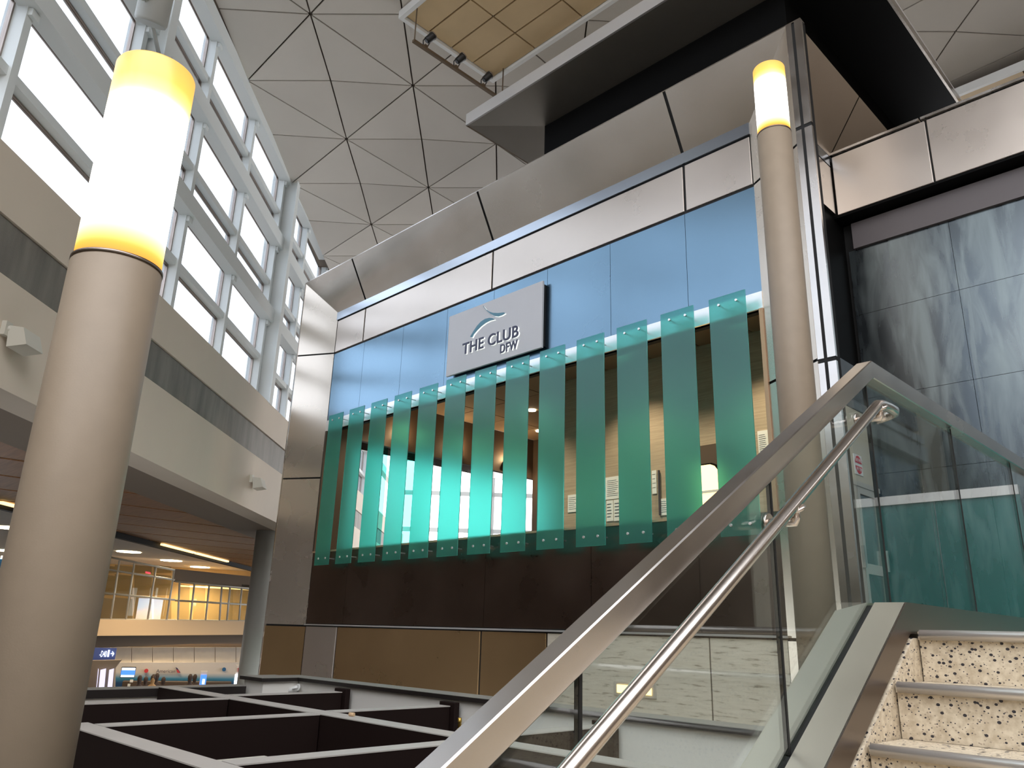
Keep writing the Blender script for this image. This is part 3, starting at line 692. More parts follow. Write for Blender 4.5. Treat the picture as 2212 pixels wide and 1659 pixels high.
# round handrail
hr = empty('handrail', (-1.14, 3, 0)); tag(hr, 'round brushed steel handrail on brackets along the glass balustrade', 'handrail')
XH = -1.14
def hz(y): return 1.308+.622*(y-1.35)
pts = [(XH, .55, hz(.55))]+[(XH, y, hz(y)) for y in (1.0, 1.6, 2.2, 2.8, 3.2)]
top = (XH, 3.3, hz(3.3))
pts += [(XH, 3.27, hz(3.27)), (XH, 3.32, hz(3.29)), (XH, 3.40, hz(3.30)), (XH, 3.46, hz(3.30)), (XH-.015, 3.50, hz(3.30)), (XH-.045, 3.525, hz(3.30)), (XH-.07, 3.52, hz(3.29)), (XH-.10, 3.515, hz(3.28))]
tube('rail_tube', pts, .0215, 'steel_tube', hr, 20)
for y in (1.22, 2.44, 3.30):
    z = hz(y)-.055
    a = tube('bracket', [(XH, y, z+.035), (XH, y, z), (XH-.005, y, z-.008), (XH-.10, y, z-.008)], [.010, .010, .016, .016], 'steel_tube', hr, 14)
    lathe('bracket_disc', [(.033, 0), (.033, .008)], (-1.243, y, z-.008), 'steel_tube', a, 20, axis=(1, 0, 0))
    lathe('bracket_saddle', [(.026, -.006), (.030, 0), (.026, .006)], (XH, y, z+.033), 'steel_tube', a, 16, axis=(0, -.55, .84))

# right side of the stair: wall and cross guard, seen mirrored in the glass
ws = empty('wall_stair', (.9, 7, 0)); tag(ws, 'taupe wall on the right side of the stair with a blue-grey doorway', 'wall', kind='structure')
box('wall_panel', .86, 1.1, 6.7, 8.7, 1.6, 5.2, 'door_wall', ws); box('wall_panel', .86, 1.1, 11.0, 12.0, 1.6, 5.2, 'door_wall', ws); box('wall_panel', .86, 1.1, 8.7, 11.0, 4.3, 5.2, 'black_gloss', ws)
box('door_head', .78, 1.0, 8.7, 11.0, 3.85, 4.05, 'alu', ws); box('door_head', .80, 1.0, 8.7, 11.0, 4.1, 4.2, 'alu', ws)
for a, b in ((8.72, 9.3), (9.32, 10.3), (10.32, 10.98)): box('transom_panel', .9, 1.0, a, b, 3.0, 3.84, 'blue_metal', ws)
box('door_gap', 1.0, 1.1, 8.7, 11.0, 1.6, 3.0, 'club_dark', ws)
cg = empty('glass_guard', (-.4, 6.6, LZ)); tag(cg, 'teal glass guard with a white top rail across the landing', 'guard')
for a, b in ((-1.1, -.52), (-.51, .06)): box('glass_panel', a, b, 6.62, 6.632, LZ+.01, EYE+1.10, 'teal_screen', cg)
box('top_rail', -1.10, .07, 6.60, 6.66, EYE+1.08, EYE+1.15, 'white_paint', cg)
for x in (-1.08, -.515, .05): box('post', x-.012, x+.012, 6.635, 6.66, LZ+.01, EYE+1.08, 'steel_bright', cg)

# ---- entrance doors in the side wall, seen through the glass
dw = empty('wall_entrance', (XI, 11, LZ)); tag(dw, 'beige entrance wall at the side of the club with glazed doors', 'wall', kind='structure')
box('wall_panel', XI-.05, XI+.02, 9.75, 12.1, EYE+2.2, EYE+3.35, 'door_wall', dw)
box('transom_glass', XI-.05, XI+.01, 9.75, 12.1, EYE+3.37, EYE+4.1, 'black_gloss', dw)
def door(n, y0, y1, label):
    d = empty('door_%d' % n, (XI+.03, (y0+y1)/2, LZ)); tag(d, label, 'door', kind='structure')
    z1 = EYE+2.15; x0, x1 = XI+.0, XI+.06; st_ = .09
    for a, b in ((y0, y0+st_), (y1-st_, y1)): box('stile', x0, x1, a, b, LZ, z1, 'alu_beige', d)
    for a, b in ((LZ, LZ+.2), (LZ+.88, LZ+1.02), (z1-.1, z1)): box('rail', x0, x1, y0+st_, y1-st_, a, b, 'alu_beige', d)
    for a, b in ((LZ+.2, LZ+.88), (LZ+1.02, z1-.1)): box('pane', x0+.025, x0+.035, y0+st_, y1-st_, a, b, 'door_glass', d)
    box('handle', x1, x1+.05, y1-st_*.8, y1-st_*.4, LZ+.95, LZ+1.25, 'alu', d)
    return d
door(2, 9.62, 10.35, 'glazed entrance door behind the grey lamp column'); door(3, 10.38, 11.20, 'glazed middle door of the club entrance'); door(4, 11.22, 12.02, 'glazed entrance door under the do not enter sign')
box('door_back', XI-.05, XI-.03, 9.6, 12.1, LZ, EYE+2.2, 'club_dark', dw); box('door_head', XI, XI+.07, 9.6, 12.05, EYE+2.15, EYE+2.22, 'alu_beige', dw)
dn = empty('do_not_enter_sign', (XI+.03, 11.5, EYE+2.4)); tag(dn, 'white plate with a red oval do not enter symbol above the door', 'sign')
a, b = onX(1844, 985, XI+.03), onX(1866, 1036, XI+.03)
y0, y1, z0, z1 = a.y, b.y, EYE+2.34, EYE+2.64
box('plate', XI+.02, XI+.03, y0, y1, z0, z1, 'white_paint', dn)
yc, zc_, ry, rz_ = (y0+y1)/2, (z0+z1)/2, (y1-y0)*.42, (z1-z0)*.45
for s_ in (1, -1):
    P = []
    for k in range(17):
        t = math.radians(10+160*k/16); P.append((XI+.032, yc+ry*math.cos(t), zc_+s_*rz_*math.sin(t)))
    slab('red_half', P, (.003, 0, 0), 'red_sign', dn)
text('sign_text', 'DO NOT', .07, (XI+.037, yc-.10, zc_+.045), (0, 1, 0), (0, 0, 1), 'white_paint', dn, .001, xs=.9)
text('sign_text', 'ENTER', .07, (XI+.037, yc-.09, zc_-.09), (0, 1, 0), (0, 0, 1), 'white_paint', dn, .001, xs=.9)

# ================================================================== LAMP COLUMNS
def lamp_column(az, d, rad, zb, zt, base, label):
    x, y = d*math.sin(math.radians(az)), d*math.cos(math.radians(az))
    o = empty('lamp_column', (x, y, base)); tag(o, label, 'lamp column')
    lathe('shaft', [(rad, base), (rad, zb-.02), (rad-.004, zb-.016), (rad-.004, zb-.01)], (x, y, 0), 'lamp_column_paint', o, 64)
    lathe('collar', [(rad+.002, zb-.012), (rad+.002, zb)], (x, y, 0), 'steel_dark', o, 64)
    m = lamp_glass('lamp_glass_%d' % len(MATS), zb, zt)
    gl = lathe('lamp_glass', [(rad-.008, zb), (rad-.008, zt-.012), (rad-.012, zt-.004), (rad-.02, zt)], (x, y, 0), m.name, o, 64)
    return o
lamp_column(-74.7, 3.46, .178, EYE+.415*3.46, EYE+.70*3.46, 0, 'tall grey column lamp with glowing top, standing before the window wall')
lamp_column(-24.4, 7.7, .178, EYE+.68*7.7, EYE+.79*7.7, 0, 'grey column lamp with glowing top beside the club corner frame')

# ================================================================== BOOTHS BY THE CLUB
k = 1.18; ZD = .90
bt = []
def divider(x0, x1, y0, y1, label, zt=ZD, capm='booth_cap', sidem='booth_brown', post=None, group=None):
    o = empty('booth_divider', ((x0+x1)/2, (y0+y1)/2, 0)); tag(o, label, 'divider', group)
    box('panel', x0+.003, x1-.003, y0+.003, y1-.003, 0, zt-.007, sidem, o); box('cap', x0, x1, y0, y1, zt-.007, zt, capm, o)
    return o
divider(-8.95, -2.0, 3.66, 3.84, 'long booth divider spine with pale cap crossing all the booths')
divider(-7.45, -7.30, 2.2, 3.65, 'booth divider between the farthest booths and the lamp column')
divider(-5.90, -5.74, 2.03, 3.65, 'booth divider across the middle between the two dark booths')
divider(-4.05, -3.90, 2.03, 3.65, 'booth divider nearest the stair on the lamp side')
divider(-6.0, -2.0, 1.86, 2.02, 'front booth divider cap running past the lamp column foot')
divider(-7.75, -7.60, 3.85, 5.08, 'short booth divider reaching the white wall, farther one'); divider(-5.98, -5.83, 3.85, 5.08, 'short booth divider reaching the white wall beside the gold bottle')
divider(-4.15, -4.0, 3.85, 5.08, 'short booth divider reaching the white wall behind the glass')
for x, lab in ((-7.67, 'dark end post against the white wall, farther one'), (-5.90, 'dark end post against the white wall beside the gold bottle'), (-4.07, 'dark end post against the white wall behind the glass')):
    o = bevbox('end_post', x-.1, x+.12, 5.09, 5.15, 0, ZD+.03, 'booth_brown', None, .004); tag(o, lab, 'post')
wwl = empty('wall_low', (-6, 5.3, 0)); tag(wwl, 'low white wall with black coping behind the booths', 'wall', kind='structure')
box('wall_body', -9.1, -1.42, 5.20, 5.40, 0, .945, 'white_wall', wwl); box('wall_body', -9.15, -8.70, 4.74, 5.19, 0, .945, 'white_wall', wwl)
box('coping', -9.1, -1.42, 5.16, 5.42, .945, .982, 'cap_black', wwl); box('coping', -9.2, -8.66, 4.70, 5.158, .945, .982, 'cap_black', wwl)
box('coping_top', -9.1, -1.42, 5.157, 5.425, .982, .987, 'cap_top', wwl); box('coping_top', -9.2, -8.657, 4.697, 5.156, .982, .987, 'cap_top', wwl)
wwe = empty('wall_low_end', (-9, 3, 0)); tag(wwe, 'low white wall with black coping at the far end of the booths', 'wall', kind='structure')
box('wall_body', -9.15, -9.0, 1.0, 4.68, 0, .80, 'white_wall', wwe); box('coping', -9.2, -8.97, .9, 4.68, .80, .88, 'cap_black', wwe); box('coping_top', -9.2, -8.97, .9, 4.68, .88, .89, 'cap_top', wwe)
o = bevbox('booth_table', -5.1, -4.15, 2.25, 2.85, .70, .74, 'fixture_beige', None); tag(o, 'pale table top down inside the nearest booth', 'table')
box('leg', -4.68, -4.58, 2.5, 2.6, 0, .70, 'gunmetal', o)
# bottle
p = onZ(988, 1583, .62); p = Vector((-5.35, 4.75, 0))
bt_ = empty('bottle', (0, 0, 0)); d = ray(992, 1580); t = 4.9/d.y; bx, by = d.x*t, 4.9
zt_ = (ray(991, 1550)*(4.9/ray(991, 1550).y)).z+EYE
bt_.location = (bx, by, zt_-.32); tag(bt_, 'gold topped sparkling wine bottle standing by the white wall', 'bottle')
lathe('body', [(.03, 0), (.042, .01), (.042, .17), (.03, .21), (.017, .235)], (bx, by, zt_-.32), 'gold_foil', bt_, 20)
lathe('foil_neck', [(.017, .235), (.0155, .28), (.018, .285), (.018, .295), (.016, .30), (.016, .32)], (bx, by, zt_-.32), 'gold_foil', bt_, 20)
o = bevbox('side_table', bx-.18, bx+.4, by-.25, by+.2, zt_-.36, zt_-.322, 'booth_brown', None); tag(o, 'dark side table under the gold topped bottle', 'table'); box('leg', bx-.05, bx+.05, by-.05, by+.05, 0, zt_-.36, 'gunmetal', o)
p = onZ(760, 1543, ZD+.015); o = lathe('cork', [(.014, -.022), (.014, .022)], (p.x, p.y, ZD+.0145), 'cork', None, 14, axis=(.8, .3, 0)); tag(o, 'small cork lying on the pale divider cap', 'cork')
# bullet cameras on the white wall
def bullet(px, py, Y, label, sc=1.0):
    d = ray(px, py); c = d*(Y/d.y)+Vector((0, 0, EYE)); o = empty('security_camera', c); tag(o, label, 'camera')
    ax = Vector((-.75, -.55, -.35)).normalized()
    lathe('wall_mount', [(.035*sc, 0), (.035*sc, .02)], (c.x+.06*sc, Y+.02, c.z+.03), 'white_paint', o, 16, axis=(0, 1, 0))
    tube('arm', [(c.x+.06*sc, Y+.02, c.z+.03), (c.x+.055*sc, Y-.03, c.z+.02), c], .012*sc, 'white_paint', o, 10)
    bd = lathe('body', [(.026*sc, -.06*sc), (.03*sc, -.05*sc), (.03*sc, .05*sc)], c, 'white_paint', o, 18, axis=ax)
    lathe('lens', [(.028*sc, .05*sc), (.028*sc, .07*sc), (.015*sc, .072*sc)], c, 'gunmetal', bd, 18, axis=ax)
bullet(1052, 1548, 5.12, 'white bullet camera on the low wall near the stair rail', .9); bullet(632, 1490, 5.12, 'white bullet camera on the low wall at the far booths', 1.1)
# glowing amber rectangle in a frame on the travertine
a, b = onY(1333, 1472, 9.99), onY(1412, 1509, 9.99)
o = empty('amber_rect', ((a.x+b.x)/2, 9.98, b.z)); tag(o, 'glowing amber framed rectangle on the travertine base', 'wall light')
box('frame', a.x-.05, b.x+.05, 9.97, 10.0, b.z-.0, a.z+.0, 'alu_beige', o); box('lens', a.x+.02, b.x-.02, 9.955, 9.97, b.z+.04, a.z-.04, 'amber_emit', o)

# ================================================================== FIXTURES HIGH UP
tk = empty('track_light', (-10.86, 8.8, 13.05)); tag(tk, 'brown suspended track carrying black spotlights below the tan light tray', 'track light')
box('track', -10.9, -10.83, 7.57, 10.15, 13.02, 13.08, 'rail_brown', tk)
for y in (7.60, 10.12): tube('hanger_rod', [(-10.865, y, 13.05), (-10.865, y, 13.96)], .014, 'rail_brown', tk, 8)
for i, y in enumerate((7.88, 8.72, 9.52)):
    o = empty('spotlight', (-10.865, y, 13.08)); tag(o, 'small black spotlight on the suspended track, '+('nearest the window wall', 'the middle one of three', 'next to the dark canopy')[i], 'spotlight', 'black spotlights on the track')
    ax = Vector((.35, .5, .75)).normalized(); c = Vector((-10.865, y, 13.08))
    box('clamp', c.x-.05, c.x+.05, y-.04, y+.04, 13.08, 13.12, 'rail_brown', o)
    for s_ in (-1, 1): tube('yoke', [(c.x, y+.05*s_, 13.11), (c.x+.02, y+.075*s_, 13.19), (c.x+.05, y+.07*s_+.03, 13.27)], .012, 'gunmetal', o, 8)
    hc = c+Vector((.06, .05, .22)); hd = lathe('head', [(.045, -.10), (.075, -.07), (.08, .06), (.09, .08), (.09, .12)], hc, 'gunmetal', o, 20, axis=ax)
    lathe('rim', [(.092, .11), (.092, .13)], hc, 'steel_dark', hd, 20, axis=ax)
# loudspeaker on the pilaster
c = onW(335, 8, 5.95); o = empty('loudspeaker', c); tag(o, 'grey drum loudspeaker on a pipe bracket by the white pilaster', 'loudspeaker')
lathe('drum', [(.23, -.45), (.25, -.4), (.25, .25), (.23, .3)], c+Vector((.0, 0, .15)), 'grey_column', o, 32, axis=(.45, -.1, .9))
tube('bracket_pipe', [c+BD*-.35+Vector((0, 0, -.25)), c+BD*-.5+Vector((0, 0, .9))], .04, 'grey_column', o, 12); tube('arm', [c+BD*-.38+Vector((0, 0, -.1)), W(S0, 6.4, c.z)], .035, 'grey_column', o, 12)
# wedge light fixtures on the fascia
def wedge(px, py, label):
    c = onW(px, py, 6.3); o = empty('wall_fixture', c); tag(o, label, 'wall light')
    wbox('back_plate', c.dot(BD)-.16, c.dot(BD)-.04, 6.24, 6.3, c.z-.02, c.z+.16, 'fixture_beige', o)
    s = c.dot(BD)
    f = lambda ds, w, dz: W(s+ds, w, c.z+dz)
    hexa('wedge_head', [f(-.1, 6.22, -.16), f(.26, 6.22, -.16), f(.26, 5.98, -.12), f(-.1, 5.98, -.12)], [f(-.1, 6.25, .12), f(.26, 6.25, .12), f(.26, 6.06, .10), f(-.1, 6.06, .10)], 'fixture_beige', o)
    tube('knuckle', [W(s-.1, 6.27, c.z+.08), W(s, 6.18, c.z+.06)], .04, 'fixture_beige', o, 10)
wedge(543, 1042, 'beige wedge wall light on the fascia near the steel frame'); wedge(16, 728, 'beige wedge wall light on the fascia beside the lamp column')
# round column under the fascia
c = onW(562, 1300, 7.15); o = lathe('round_column', [(.36, -2.9), (.36, 4.4)], (c.x, c.y, 0), 'grey_column', None, 40); tag(o, 'round grey structural column under the fascia beside the club', 'column')

# ================================================================== TICKETING HALL UNDER THE MEZZANINE
# wood plank ceiling
wc = empty('ceiling', W(20, 12, 4.42)); tag(wc, 'wood plank ceiling of the ticketing hall', 'ceiling', kind='structure')
wbox('backing', -10, 60, 8.2, 13.3, 4.445, 4.6, 'gap_black', wc)
def yu(x, u): return (u-BN.x*x)/BN.y
for i in range(24):
    x0 = -60+2.14*i+.25; x1 = x0+1.98
    slab('plank', [(x0, yu(x0, -8.21), 4.42), (x0, yu(x0, -13.1), 4.42), (x1, yu(x1, -13.1), 4.42), (x1, yu(x1, -8.21), 4.42)], (0, 0, .024), 'wood_ceiling', wc)
gc = wbox('ceiling', -10, 60, 13.3, 50, 4.50, 4.65, 'ceiling_white'); tag(gc, 'plain ceiling with downlights farther back in the ticketing hall', 'ceiling', kind='structure')
cvb = wbox('trim_%d' % tn, -10, 60, 13.12, 13.3, 4.24, 4.6, 'black'); tn += 1; tag(cvb, 'black edge between the wood ceiling and the plain ceiling', 'trim', kind='structure')
def hall_lamp(o, loc, e):
    ld = bpy.data.lights.new('hall_lamp', 'SPOT'); ld.energy = e; ld.color = (1, .74, .44); ld.spot_size = 2.4; ld.spot_blend = .7; ld.shadow_soft_size = .3
    lo = bpy.data.objects.new('hall_lamp', ld); C.objects.link(lo); lo.location = loc; lo.parent = o
for px0, py0, px1, py1 in ((369, 1175, 430, 1193), (435, 1194, 505, 1212), (0, 1083, 34, 1092)):
    a, b = onZ(px0, py0, 4.40), onZ(px1, py1, 4.40)
    sa, sb = a.dot(BD), b.dot(BD)
    w_ = 13.02
    o = wbox('cove_light', min(sa, sb), max(sa, sb), w_-.06, w_+.06, 4.34, 4.405, 'warm_glow'); tag(o, 'warm linear cove light along the edge of the wood ceiling', 'light', 'linear cove lights'); q_ = W((sa+sb)/2, 12.6, 4.2); hall_lamp(o, q_, 300)
for px, py in ((278, 1192), (370, 1211), (432, 1225), (495, 1237), (20, 1140), (8, 1189), (500, 1190)):
    c = onZ(px, py, 4.49)
    if px == 500: continue
    o = lathe('downlight', [(.5, 0), (.5, .02)], (c.x, c.y, 4.475), 'down_lamp', None, 24); tag(o, 'oval looking warm downlight in the ticketing hall ceiling', 'downlight', 'ticketing hall downlights'); hall_lamp(o, (c.x, c.y, 4.44), 700)
wm = empty('wall_block_hall', W(10, 32, 0)); tag(wm, 'unseen brown wall added under the mezzanine to darken the panel reflections', 'wall', kind='structure')  # added out of view so the lower club panels mirror something dark
wbox('wall_panel', -22, 34, 30, 30.4, -2.9, 5.2, 'soffit_brown', wm); wbox('wall_panel', -22, -21.6, 6.9, 30, -2.9, 5.2, 'soffit_brown', wm)
# far wall plane, facing the camera
FD = Vector((math.sin(math.radians(-66)), math.cos(math.radians(-66)), 0)); FR = Vector((FD.y, -FD.x, 0)); RF = 42.0
def F_(px, py, dep=0): d = ray(px, py); return d*((RF+dep)/FD.dot(d))+Vector((0, 0, EYE))
def fquad(name, pxs, m, parent=None, dep=0, th=.1): return slab(name, [F_(*p, dep) for p in pxs], FD*th, m, parent)
def frect(name, x0, y0, x1, y1, m, parent=None, dep=0, th=.1):
    a, b = F_(x0, y1, dep), F_(x1, y0, dep); n = FD*th; R = FR*((b-a).dot(FR)); U = Vector((0, 0, b.z-a.z))
    return slab(name, [a, a+R, a+R+U, a+U], n, m, parent)
fw_ = empty('wall_far', F_(380, 1420)); tag(fw_, 'far wall of the ticketing hall below the glazed offices', 'wall', kind='structure')
fquad('office_back', [(-60, 1100), (620, 1180), (620, 1360), (-60, 1360)], 'amber_wall', fw_, 6, .3)
fquad('upper_beam', [(372, 1228), (560, 1247), (560, 1276), (372, 1256)], 'soffit_brown', fw_, 0, .4)
fquad('balcony_band', [(150, 1337), (560, 1342), (560, 1371), (150, 1374)], 'hall_beige', fw_, -.2, .8)
fquad('band_soffit', [(150, 1374), (560, 1371), (560, 1391), (420, 1391), (150, 1402)], 'soffit_brown', fw_, .3, .3)
fquad('tile_backing', [(100, 1385), (600, 1385), (600, 1500), (100, 1500)], 'soffit_brown', fw_, 1.1, .3)
for i in range(9): fquad('wall_tile', [(150+45*i, 1398), (194+45*i, 1398), (194+45*i, 1440), (150+45*i, 1440)], 'tile_grey', fw_, .8, .2)
aa = fquad('backdrop', [(190, 1431), (580, 1431), (580, 1500), (190, 1500)], 'aa_white', fw_, .6, .2)
m = bpy.data.materials.new('aa_backdrop'); m.use_nodes = True; N, L = nodes_of(m); p_ = N['Principled BSDF']
tc = N.new('ShaderNodeTexCoord'); s_ = N.new('ShaderNodeSeparateXYZ'); L.new(tc.outputs['Object'], s_.inputs[0]); r_ = N.new('ShaderNodeMapRange')
r_.inputs[1].default_value = F_(400, 1478).z; r_.inputs[2].default_value = F_(400, 1455).z; L.new(s_.outputs[2], r_.inputs[0])
cr = N.new('ShaderNodeValToRGB'); cr.color_ramp.elements[0].color = (.01, .06, .18, 1); cr.color_ramp.elements[1].color = (.68, .64, .60, 1); cr.color_ramp.elements.new(.45).color = (.05, .25, .42, 1)
L.new(r_.outputs[0], cr.inputs[0]); L.new(cr.outputs[0], p_.inputs['Base Color']); aa.data.materials.clear(); aa.data.materials.append(m)
a, b = F_(337, 1453, .5), F_(378, 1453, .5)
t1 = text('wall_lettering', 'American', 1, (0, 0, 0), FR, (0, 0, 1), 'letter_navy', None, .01); ext = [v.co.dot(FR) for v in t1.data.vertices]; kk = (b-a).dot(FR)/(max(ext)-min(ext))
for v in t1.data.vertices: v.co = v.co*kk+a
tag(t1, 'dark American lettering on the airline counter backdrop', 'lettering')
fquad('tail_emblem', [(379, 1441), (383, 1443), (390, 1453), (385, 1453)], 'letter_navy', t1, .5, .05); fquad('tail_emblem', [(381, 1446), (385, 1448), (389, 1454), (383, 1453)], 'red_sign', t1, .45, .05)
for px, py, m_ in ((316, 1449, 'red_sign'), (484, 1446, 'aa_blue')):
    c = F_(px, py, .5); o = lathe('round_emblem', [(.09, -.02), (.09, .02)], c, m_, None, 18, axis=FD); tag(o, ('red and blue' if px == 316 else 'blue')+' round emblem on the airline backdrop', 'emblem')
# office glazing
og = empty('window_%d' % (wn+1), F_(300, 1338)); tag(og, 'tall office glazing above the ticketing hall', 'window', kind='structure')
def fbar(x0, y0, x1, y1, t=.09, par=None, m='alu_beige', dep=-.1):
    tube('mullion', [F_(x0, y0, dep), F_(x1, y1, dep)], t/2, m, par, 6)
mull = [(150, 170), (200, 212), (236, 245), (274, 289), (319, 332), (360, 373), (374, 385)]
for xb, xt in [(206, 225), (239, 258), (272, 290), (319, 337), (360, 376)]: fbar(xb, 1338, xt, 1210+(xt-255)*.19, .1, og)
for ya, yb2 in ((1207, 1232), (1232, 1253), (1285, 1296), (1338, 1340)): fbar(225 if ya < 1230 else 205, ya-(6 if ya < 1300 else 0), 378, yb2, .1, og)
for i, (x0, x1, y0, y1) in enumerate([(x, x+38, yy0, yy1) for x in (210, 248, 290, 332) for yy0, yy1 in ((1220, 1238), (1240, 1286), (1290, 1337))]):
    fquad('pane', [(x0, y0), (min(x1, 374), y0+4), (min(x1, 374), y1), (x0, y1)], 'far_glass', og, 0, .03)
og2 = empty('window_%d' % (wn+2), F_(460, 1340)); tag(og2, 'row of lower amber office windows beside the tall glazing', 'window', kind='structure')
for i, (xb, xt) in enumerate(((384, 388), (411, 420), (444, 452), (474, 479), (490, 497), (516, 522), (540, 546))):
    fbar(xb, 1341, xt, 1256+(xt-380)*.10, .1, og2)
for ya, yb2 in ((1256, 1272), (1297, 1307), (1340, 1342)): fbar(378, ya, 548, yb2, .1, og2)
for x in (386, 420, 452, 480, 498, 522): fquad('pane', [(x, 1262), (x+24, 1264), (x+22, 1340), (x-4, 1340)], 'far_glass', og2, 0, .03)
# light line inside the amber office
o = fquad('cove_light', [(388, 1264), (545, 1272), (545, 1275), (388, 1267)], 'warm_glow', None, 4.5, .1); tag(o, 'warm light line inside the amber office windows', 'light')
ld = bpy.data.lights.new('office_lamp', 'AREA'); ld.energy = 110; ld.color = (1, .74, .36); ld.shape = 'RECTANGLE'; ld.size = 4; ld.size_y = .6
lo = bpy.data.objects.new('office_lamp', ld); C.objects.link(lo); lo.location = F_(465, 1262, 3); put(lo, o)
# screen with a city picture
sc = bpy.data.materials.new('city_screen'); sc.use_nodes = True; N, L = nodes_of(sc); p_ = N['Principled BSDF']
tc = N.new('ShaderNodeTexCoord'); nz = N.new('ShaderNodeTexNoise'); nz.inputs['Scale'].default_value = 1.6; L.new(tc.outputs['Object'], nz.inputs[0])
s_ = N.new('ShaderNodeSeparateXYZ'); L.new(tc.outputs['Object'], s_.inputs[0]); r_ = N.new('ShaderNodeMapRange'); r_.inputs[1].default_value = F_(325, 1340).z; r_.inputs[2].default_value = F_(325, 1292).z; L.new(s_.outputs[2], r_.inputs[0])
ad = N.new('ShaderNodeMath'); ad.operation = 'ADD'; mm = N.new('ShaderNodeMath'); mm.operation = 'MULTIPLY_ADD'; mm.inputs[1].default_value = .9; mm.inputs[2].default_value = -.45; L.new(nz.outputs[0], mm.inputs[0]); L.new(mm.outputs[0], ad.inputs[0]); L.new(r_.outputs[0], ad.inputs[1])
cr = N.new('ShaderNodeValToRGB'); e = cr.color_ramp.elements; e[0].color = (.75, .45, .38, 1); e[1].color = (.05, .28, .75, 1); e.new(.35).color = (.8, .5, .6, 1); e.new(.5).color = (.35, .42, .7, 1); e.new(.72).color = (.1, .4, .85, 1)
cr.color_ramp.interpolation = 'LINEAR'; L.new(ad.outputs[0], cr.inputs[0]); L.new(cr.outputs[0], p_.inputs['Emission Color']); p_.inputs['Emission Strength'].default_value = .55; MATS['city_screen'] = sc
o = frect('video_screen', 292, 1294, 353, 1340, 'city_screen', None, 3, .1); tag(o, 'bright blue and pink picture screen inside the tall office glazing', 'screen')
for i, (x0, x1) in enumerate(((276, 297), (316, 325), (328, 342), (352, 362))):
    o = frect('window_light_panel', x0, 1270, x1, 1330, 'screen_white' if 0 else 'white_wall', None, 5, .1); tag(o, 'pale panel standing behind the tall office glazing', 'panel', 'pale office panels')
o = fquad('exit_sign', [(314, 1234), (325, 1236), (325, 1240), (314, 1238)], 'exit_red', None, 3, .1); tag(o, 'red exit sign behind the tall office glazing', 'sign')
# wayfinding sign
ds = frect('wayfinding_sign', 150, 1400, 252, 1427, 'sign_blue', None, -6, .15); tag(ds, 'dark blue D40 gate sign with white arrow and elevator symbol', 'sign')
a, b = F_(214, 1419, -6.05), F_(229, 1419, -6.05)
t2 = text('sign_text', '-D40', 1, (0, 0, 0), FR, (0, 0, 1), 'screen_white', None, .005); ext = [v.co.dot(FR) for v in t2.data.vertices]; kk = (b-a).dot(FR)/(max(ext)-min(ext)); hh = F_(214, 1405, -6.05).z-a.z
for v in t2.data.vertices: h_ = v.co.z; v.co = v.co*kk+a; v.co.z = a.z+h_*hh/.72
put(t2, ds)
frect('elevator_symbol', 231, 1404, 237.5, 1419, 'screen_white', ds, -6.06, .03); fquad('arrow', [(239, 1410.8), (244, 1411), (241.8, 1407.8), (243, 1406.6), (246.8, 1412), (243, 1418), (241.8, 1416.6), (244, 1413.2), (239, 1413)], 'screen_white', ds, -6.06, .03)
ka = fquad('flight_board', [(150, 1428), (261, 1426), (247, 1444), (246, 1490), (150, 1490)], 'soffit_brown', None, -7, .6); tag(ka, 'dark hooded flight information stand with lit columns', 'display')
for x0, x1, col in ((209, 212, 'screen_lilac'), (213, 229, 'screen_lilac'), (232, 246, 'screen_lilac')): fquad('board_column', [(x0+4, 1447), (x1, 1444), (x1-4, 1486), (x0, 1486)], col, ka, -7.1, .05)
mo = frect('monitor', 259, 1441, 294, 1464, 'gunmetal', None, -2, .15); tag(mo, 'blue lit monitor hanging above the airline counter', 'monitor')
frect('screen', 260.5, 1443, 292.5, 1462.5, 'screen_white', mo, -2.05, .05); frect('screen_band', 260.5, 1448, 292.5, 1458, 'screen_blue', mo, -2.08, .04)
kk_ = frect('kiosk', 430, 1450, 448, 1480, 'aa_white', None, -3, .2); tag(kk_, 'blue and white airline kiosk panel at the counter', 'kiosk'); frect('kiosk_screen', 431, 1458, 447, 1480, 'screen_blue', kk_, -3.06, .05); frect('kiosk_card', 436, 1467, 443, 1478, 'screen_white', kk_, -3.1, .03)
kt = frect('totem', 504, 1437, 530, 1490, 'aa_white', None, -4, .3); tag(kt, 'white totem with a lit phone like screen beside the grey column', 'totem'); frect('totem_screen', 505, 1457, 517, 1478, 'screen_white', kt, -4.06, .05)
fquad('totem_letter', [(514, 1443), (520, 1443), (520, 1445), (516.5, 1445), (516.5, 1450), (520, 1450), (520, 1452), (514, 1452)], 'red_sign', kt, -4.06, .04)
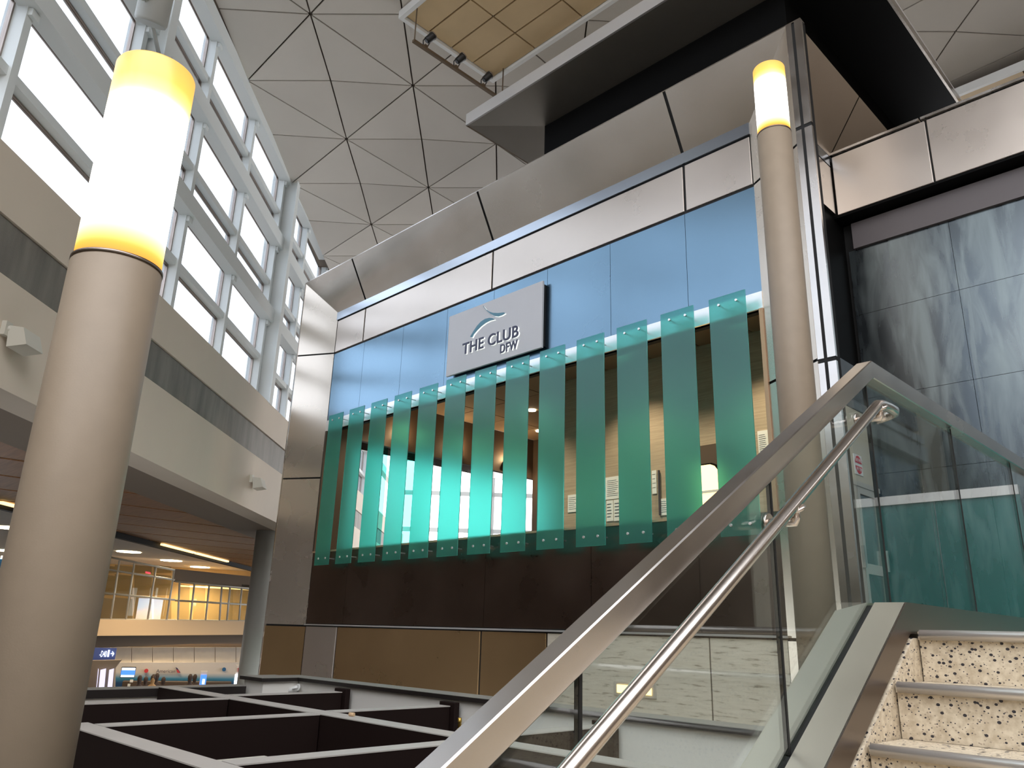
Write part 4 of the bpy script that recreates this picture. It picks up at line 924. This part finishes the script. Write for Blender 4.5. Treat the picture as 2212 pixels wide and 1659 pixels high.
# counter and queueing people (head and shoulders show above the low wall)
ct = frect('airline_counter', 255, 1474, 500, 1530, 'club_dark', None, -1, .8); tag(ct, 'long dark airline check in counter', 'counter')
for x0, x1 in ((280, 288), (275, 282)): o = frect('counter_card', x0, 1468 if x0 == 280 else 1477, x1, 1474 if x0 == 280 else 1483, 'warm_glow' if 0 else 'paper', None, -1.2, .03); tag(o, ('upper' if x0 == 280 else 'lower')+' small pale card at the end of the airline counter', 'card', 'counter cards')
def person(px, py, dep, coat, label):
    c = F_(px, py, dep); o = empty('person', (c.x, c.y, -2.9)); tag(o, label, 'person')
    h = c.z+.12; fz = -2.9; H = h-fz; x, y = c.x, c.y
    me = bpy.data.meshes.new('body'); bm = bmesh.new()
    def ring(z, rx, ry, n=12): return [bm.verts.new(Vector((x, y, z))+FR*rx*math.cos(2*math.pi*k/n)+FD*ry*math.sin(2*math.pi*k/n)) for k in range(n)]
    prof = [(0, .16, .11), (.45*H, .17, .12), (.55*H, .18, .13), (.68*H, .20, .13), (.79*H, .23, .12), (.83*H, .15, .09), (.86*H, .06, .06), (.885*H, .075, .085), (.93*H, .085, .10), (.975*H, .07, .085), (H, .015, .02)]
    rs = [ring(fz+z, a, b) for z, a, b in prof]
    for r0, r1 in zip(rs, rs[1:]):
        for i in range(12): bm.faces.new((r0[i], r0[(i+1) % 12], r1[(i+1) % 12], r1[i]))
    bm.faces.new(rs[0]); bm.faces.new(rs[-1]); bmesh.ops.recalc_face_normals(bm, faces=bm.faces); bm.to_mesh(me); bm.free(); me.materials.append(MATS[coat])
    for p in me.polygons: p.use_smooth = True
    b_ = bpy.data.objects.new('body', me); C.objects.link(b_); put(b_, o)
    lathe('hair', [(.06, .90*H), (.094, .93*H), (.09, .97*H), (.04, 1.004*H)], (x, y, fz), 'person_dark', b_, 12)
for pi_, (px, py, co, lab) in enumerate(((302, 1466, 'person_dark', 'person in dark clothes standing beside the counter cards'), (315, 1468, 'person_dark', 'person in dark clothes next to the one in tan'), (331, 1464, 'person_tan', 'person in a tan jacket at the airline counter'), (339, 1461, 'person_dark', 'tall person in black behind the one in tan'),
                        (353, 1469, 'person_dark', 'person in brown under the airline lettering'), (411, 1463, 'person_dark', 'person in dark clothes left beside the blue kiosk'), (421, 1463, 'person_dark', 'person in dark clothes nearest the blue kiosk'))):
    person(px, py, (-5, -3.2, -6, -4, -2.4, -4.6, -2.6)[pi_], co, lab)
# bright glazing at the left of the ticketing hall
wg = empty('window_%d' % (wn+3), F_(0, 1300)); tag(wg, 'bright glazing beyond the ticketing hall past the lamp column', 'window', kind='structure')
fquad('blue_header', [(-80, 1210), (60, 1206), (60, 1226), (-80, 1230)], 'aa_blue', wg, 0, .2)
for x in (-40, 0, 14, 30): frect('mullion', x, 1200, x+2, 1330, 'white_frame', wg, .1, .1)
for y in (1250, 1275, 1300): frect('transom', -80, y, 60, y+2, 'white_frame', wg, .1, .1)
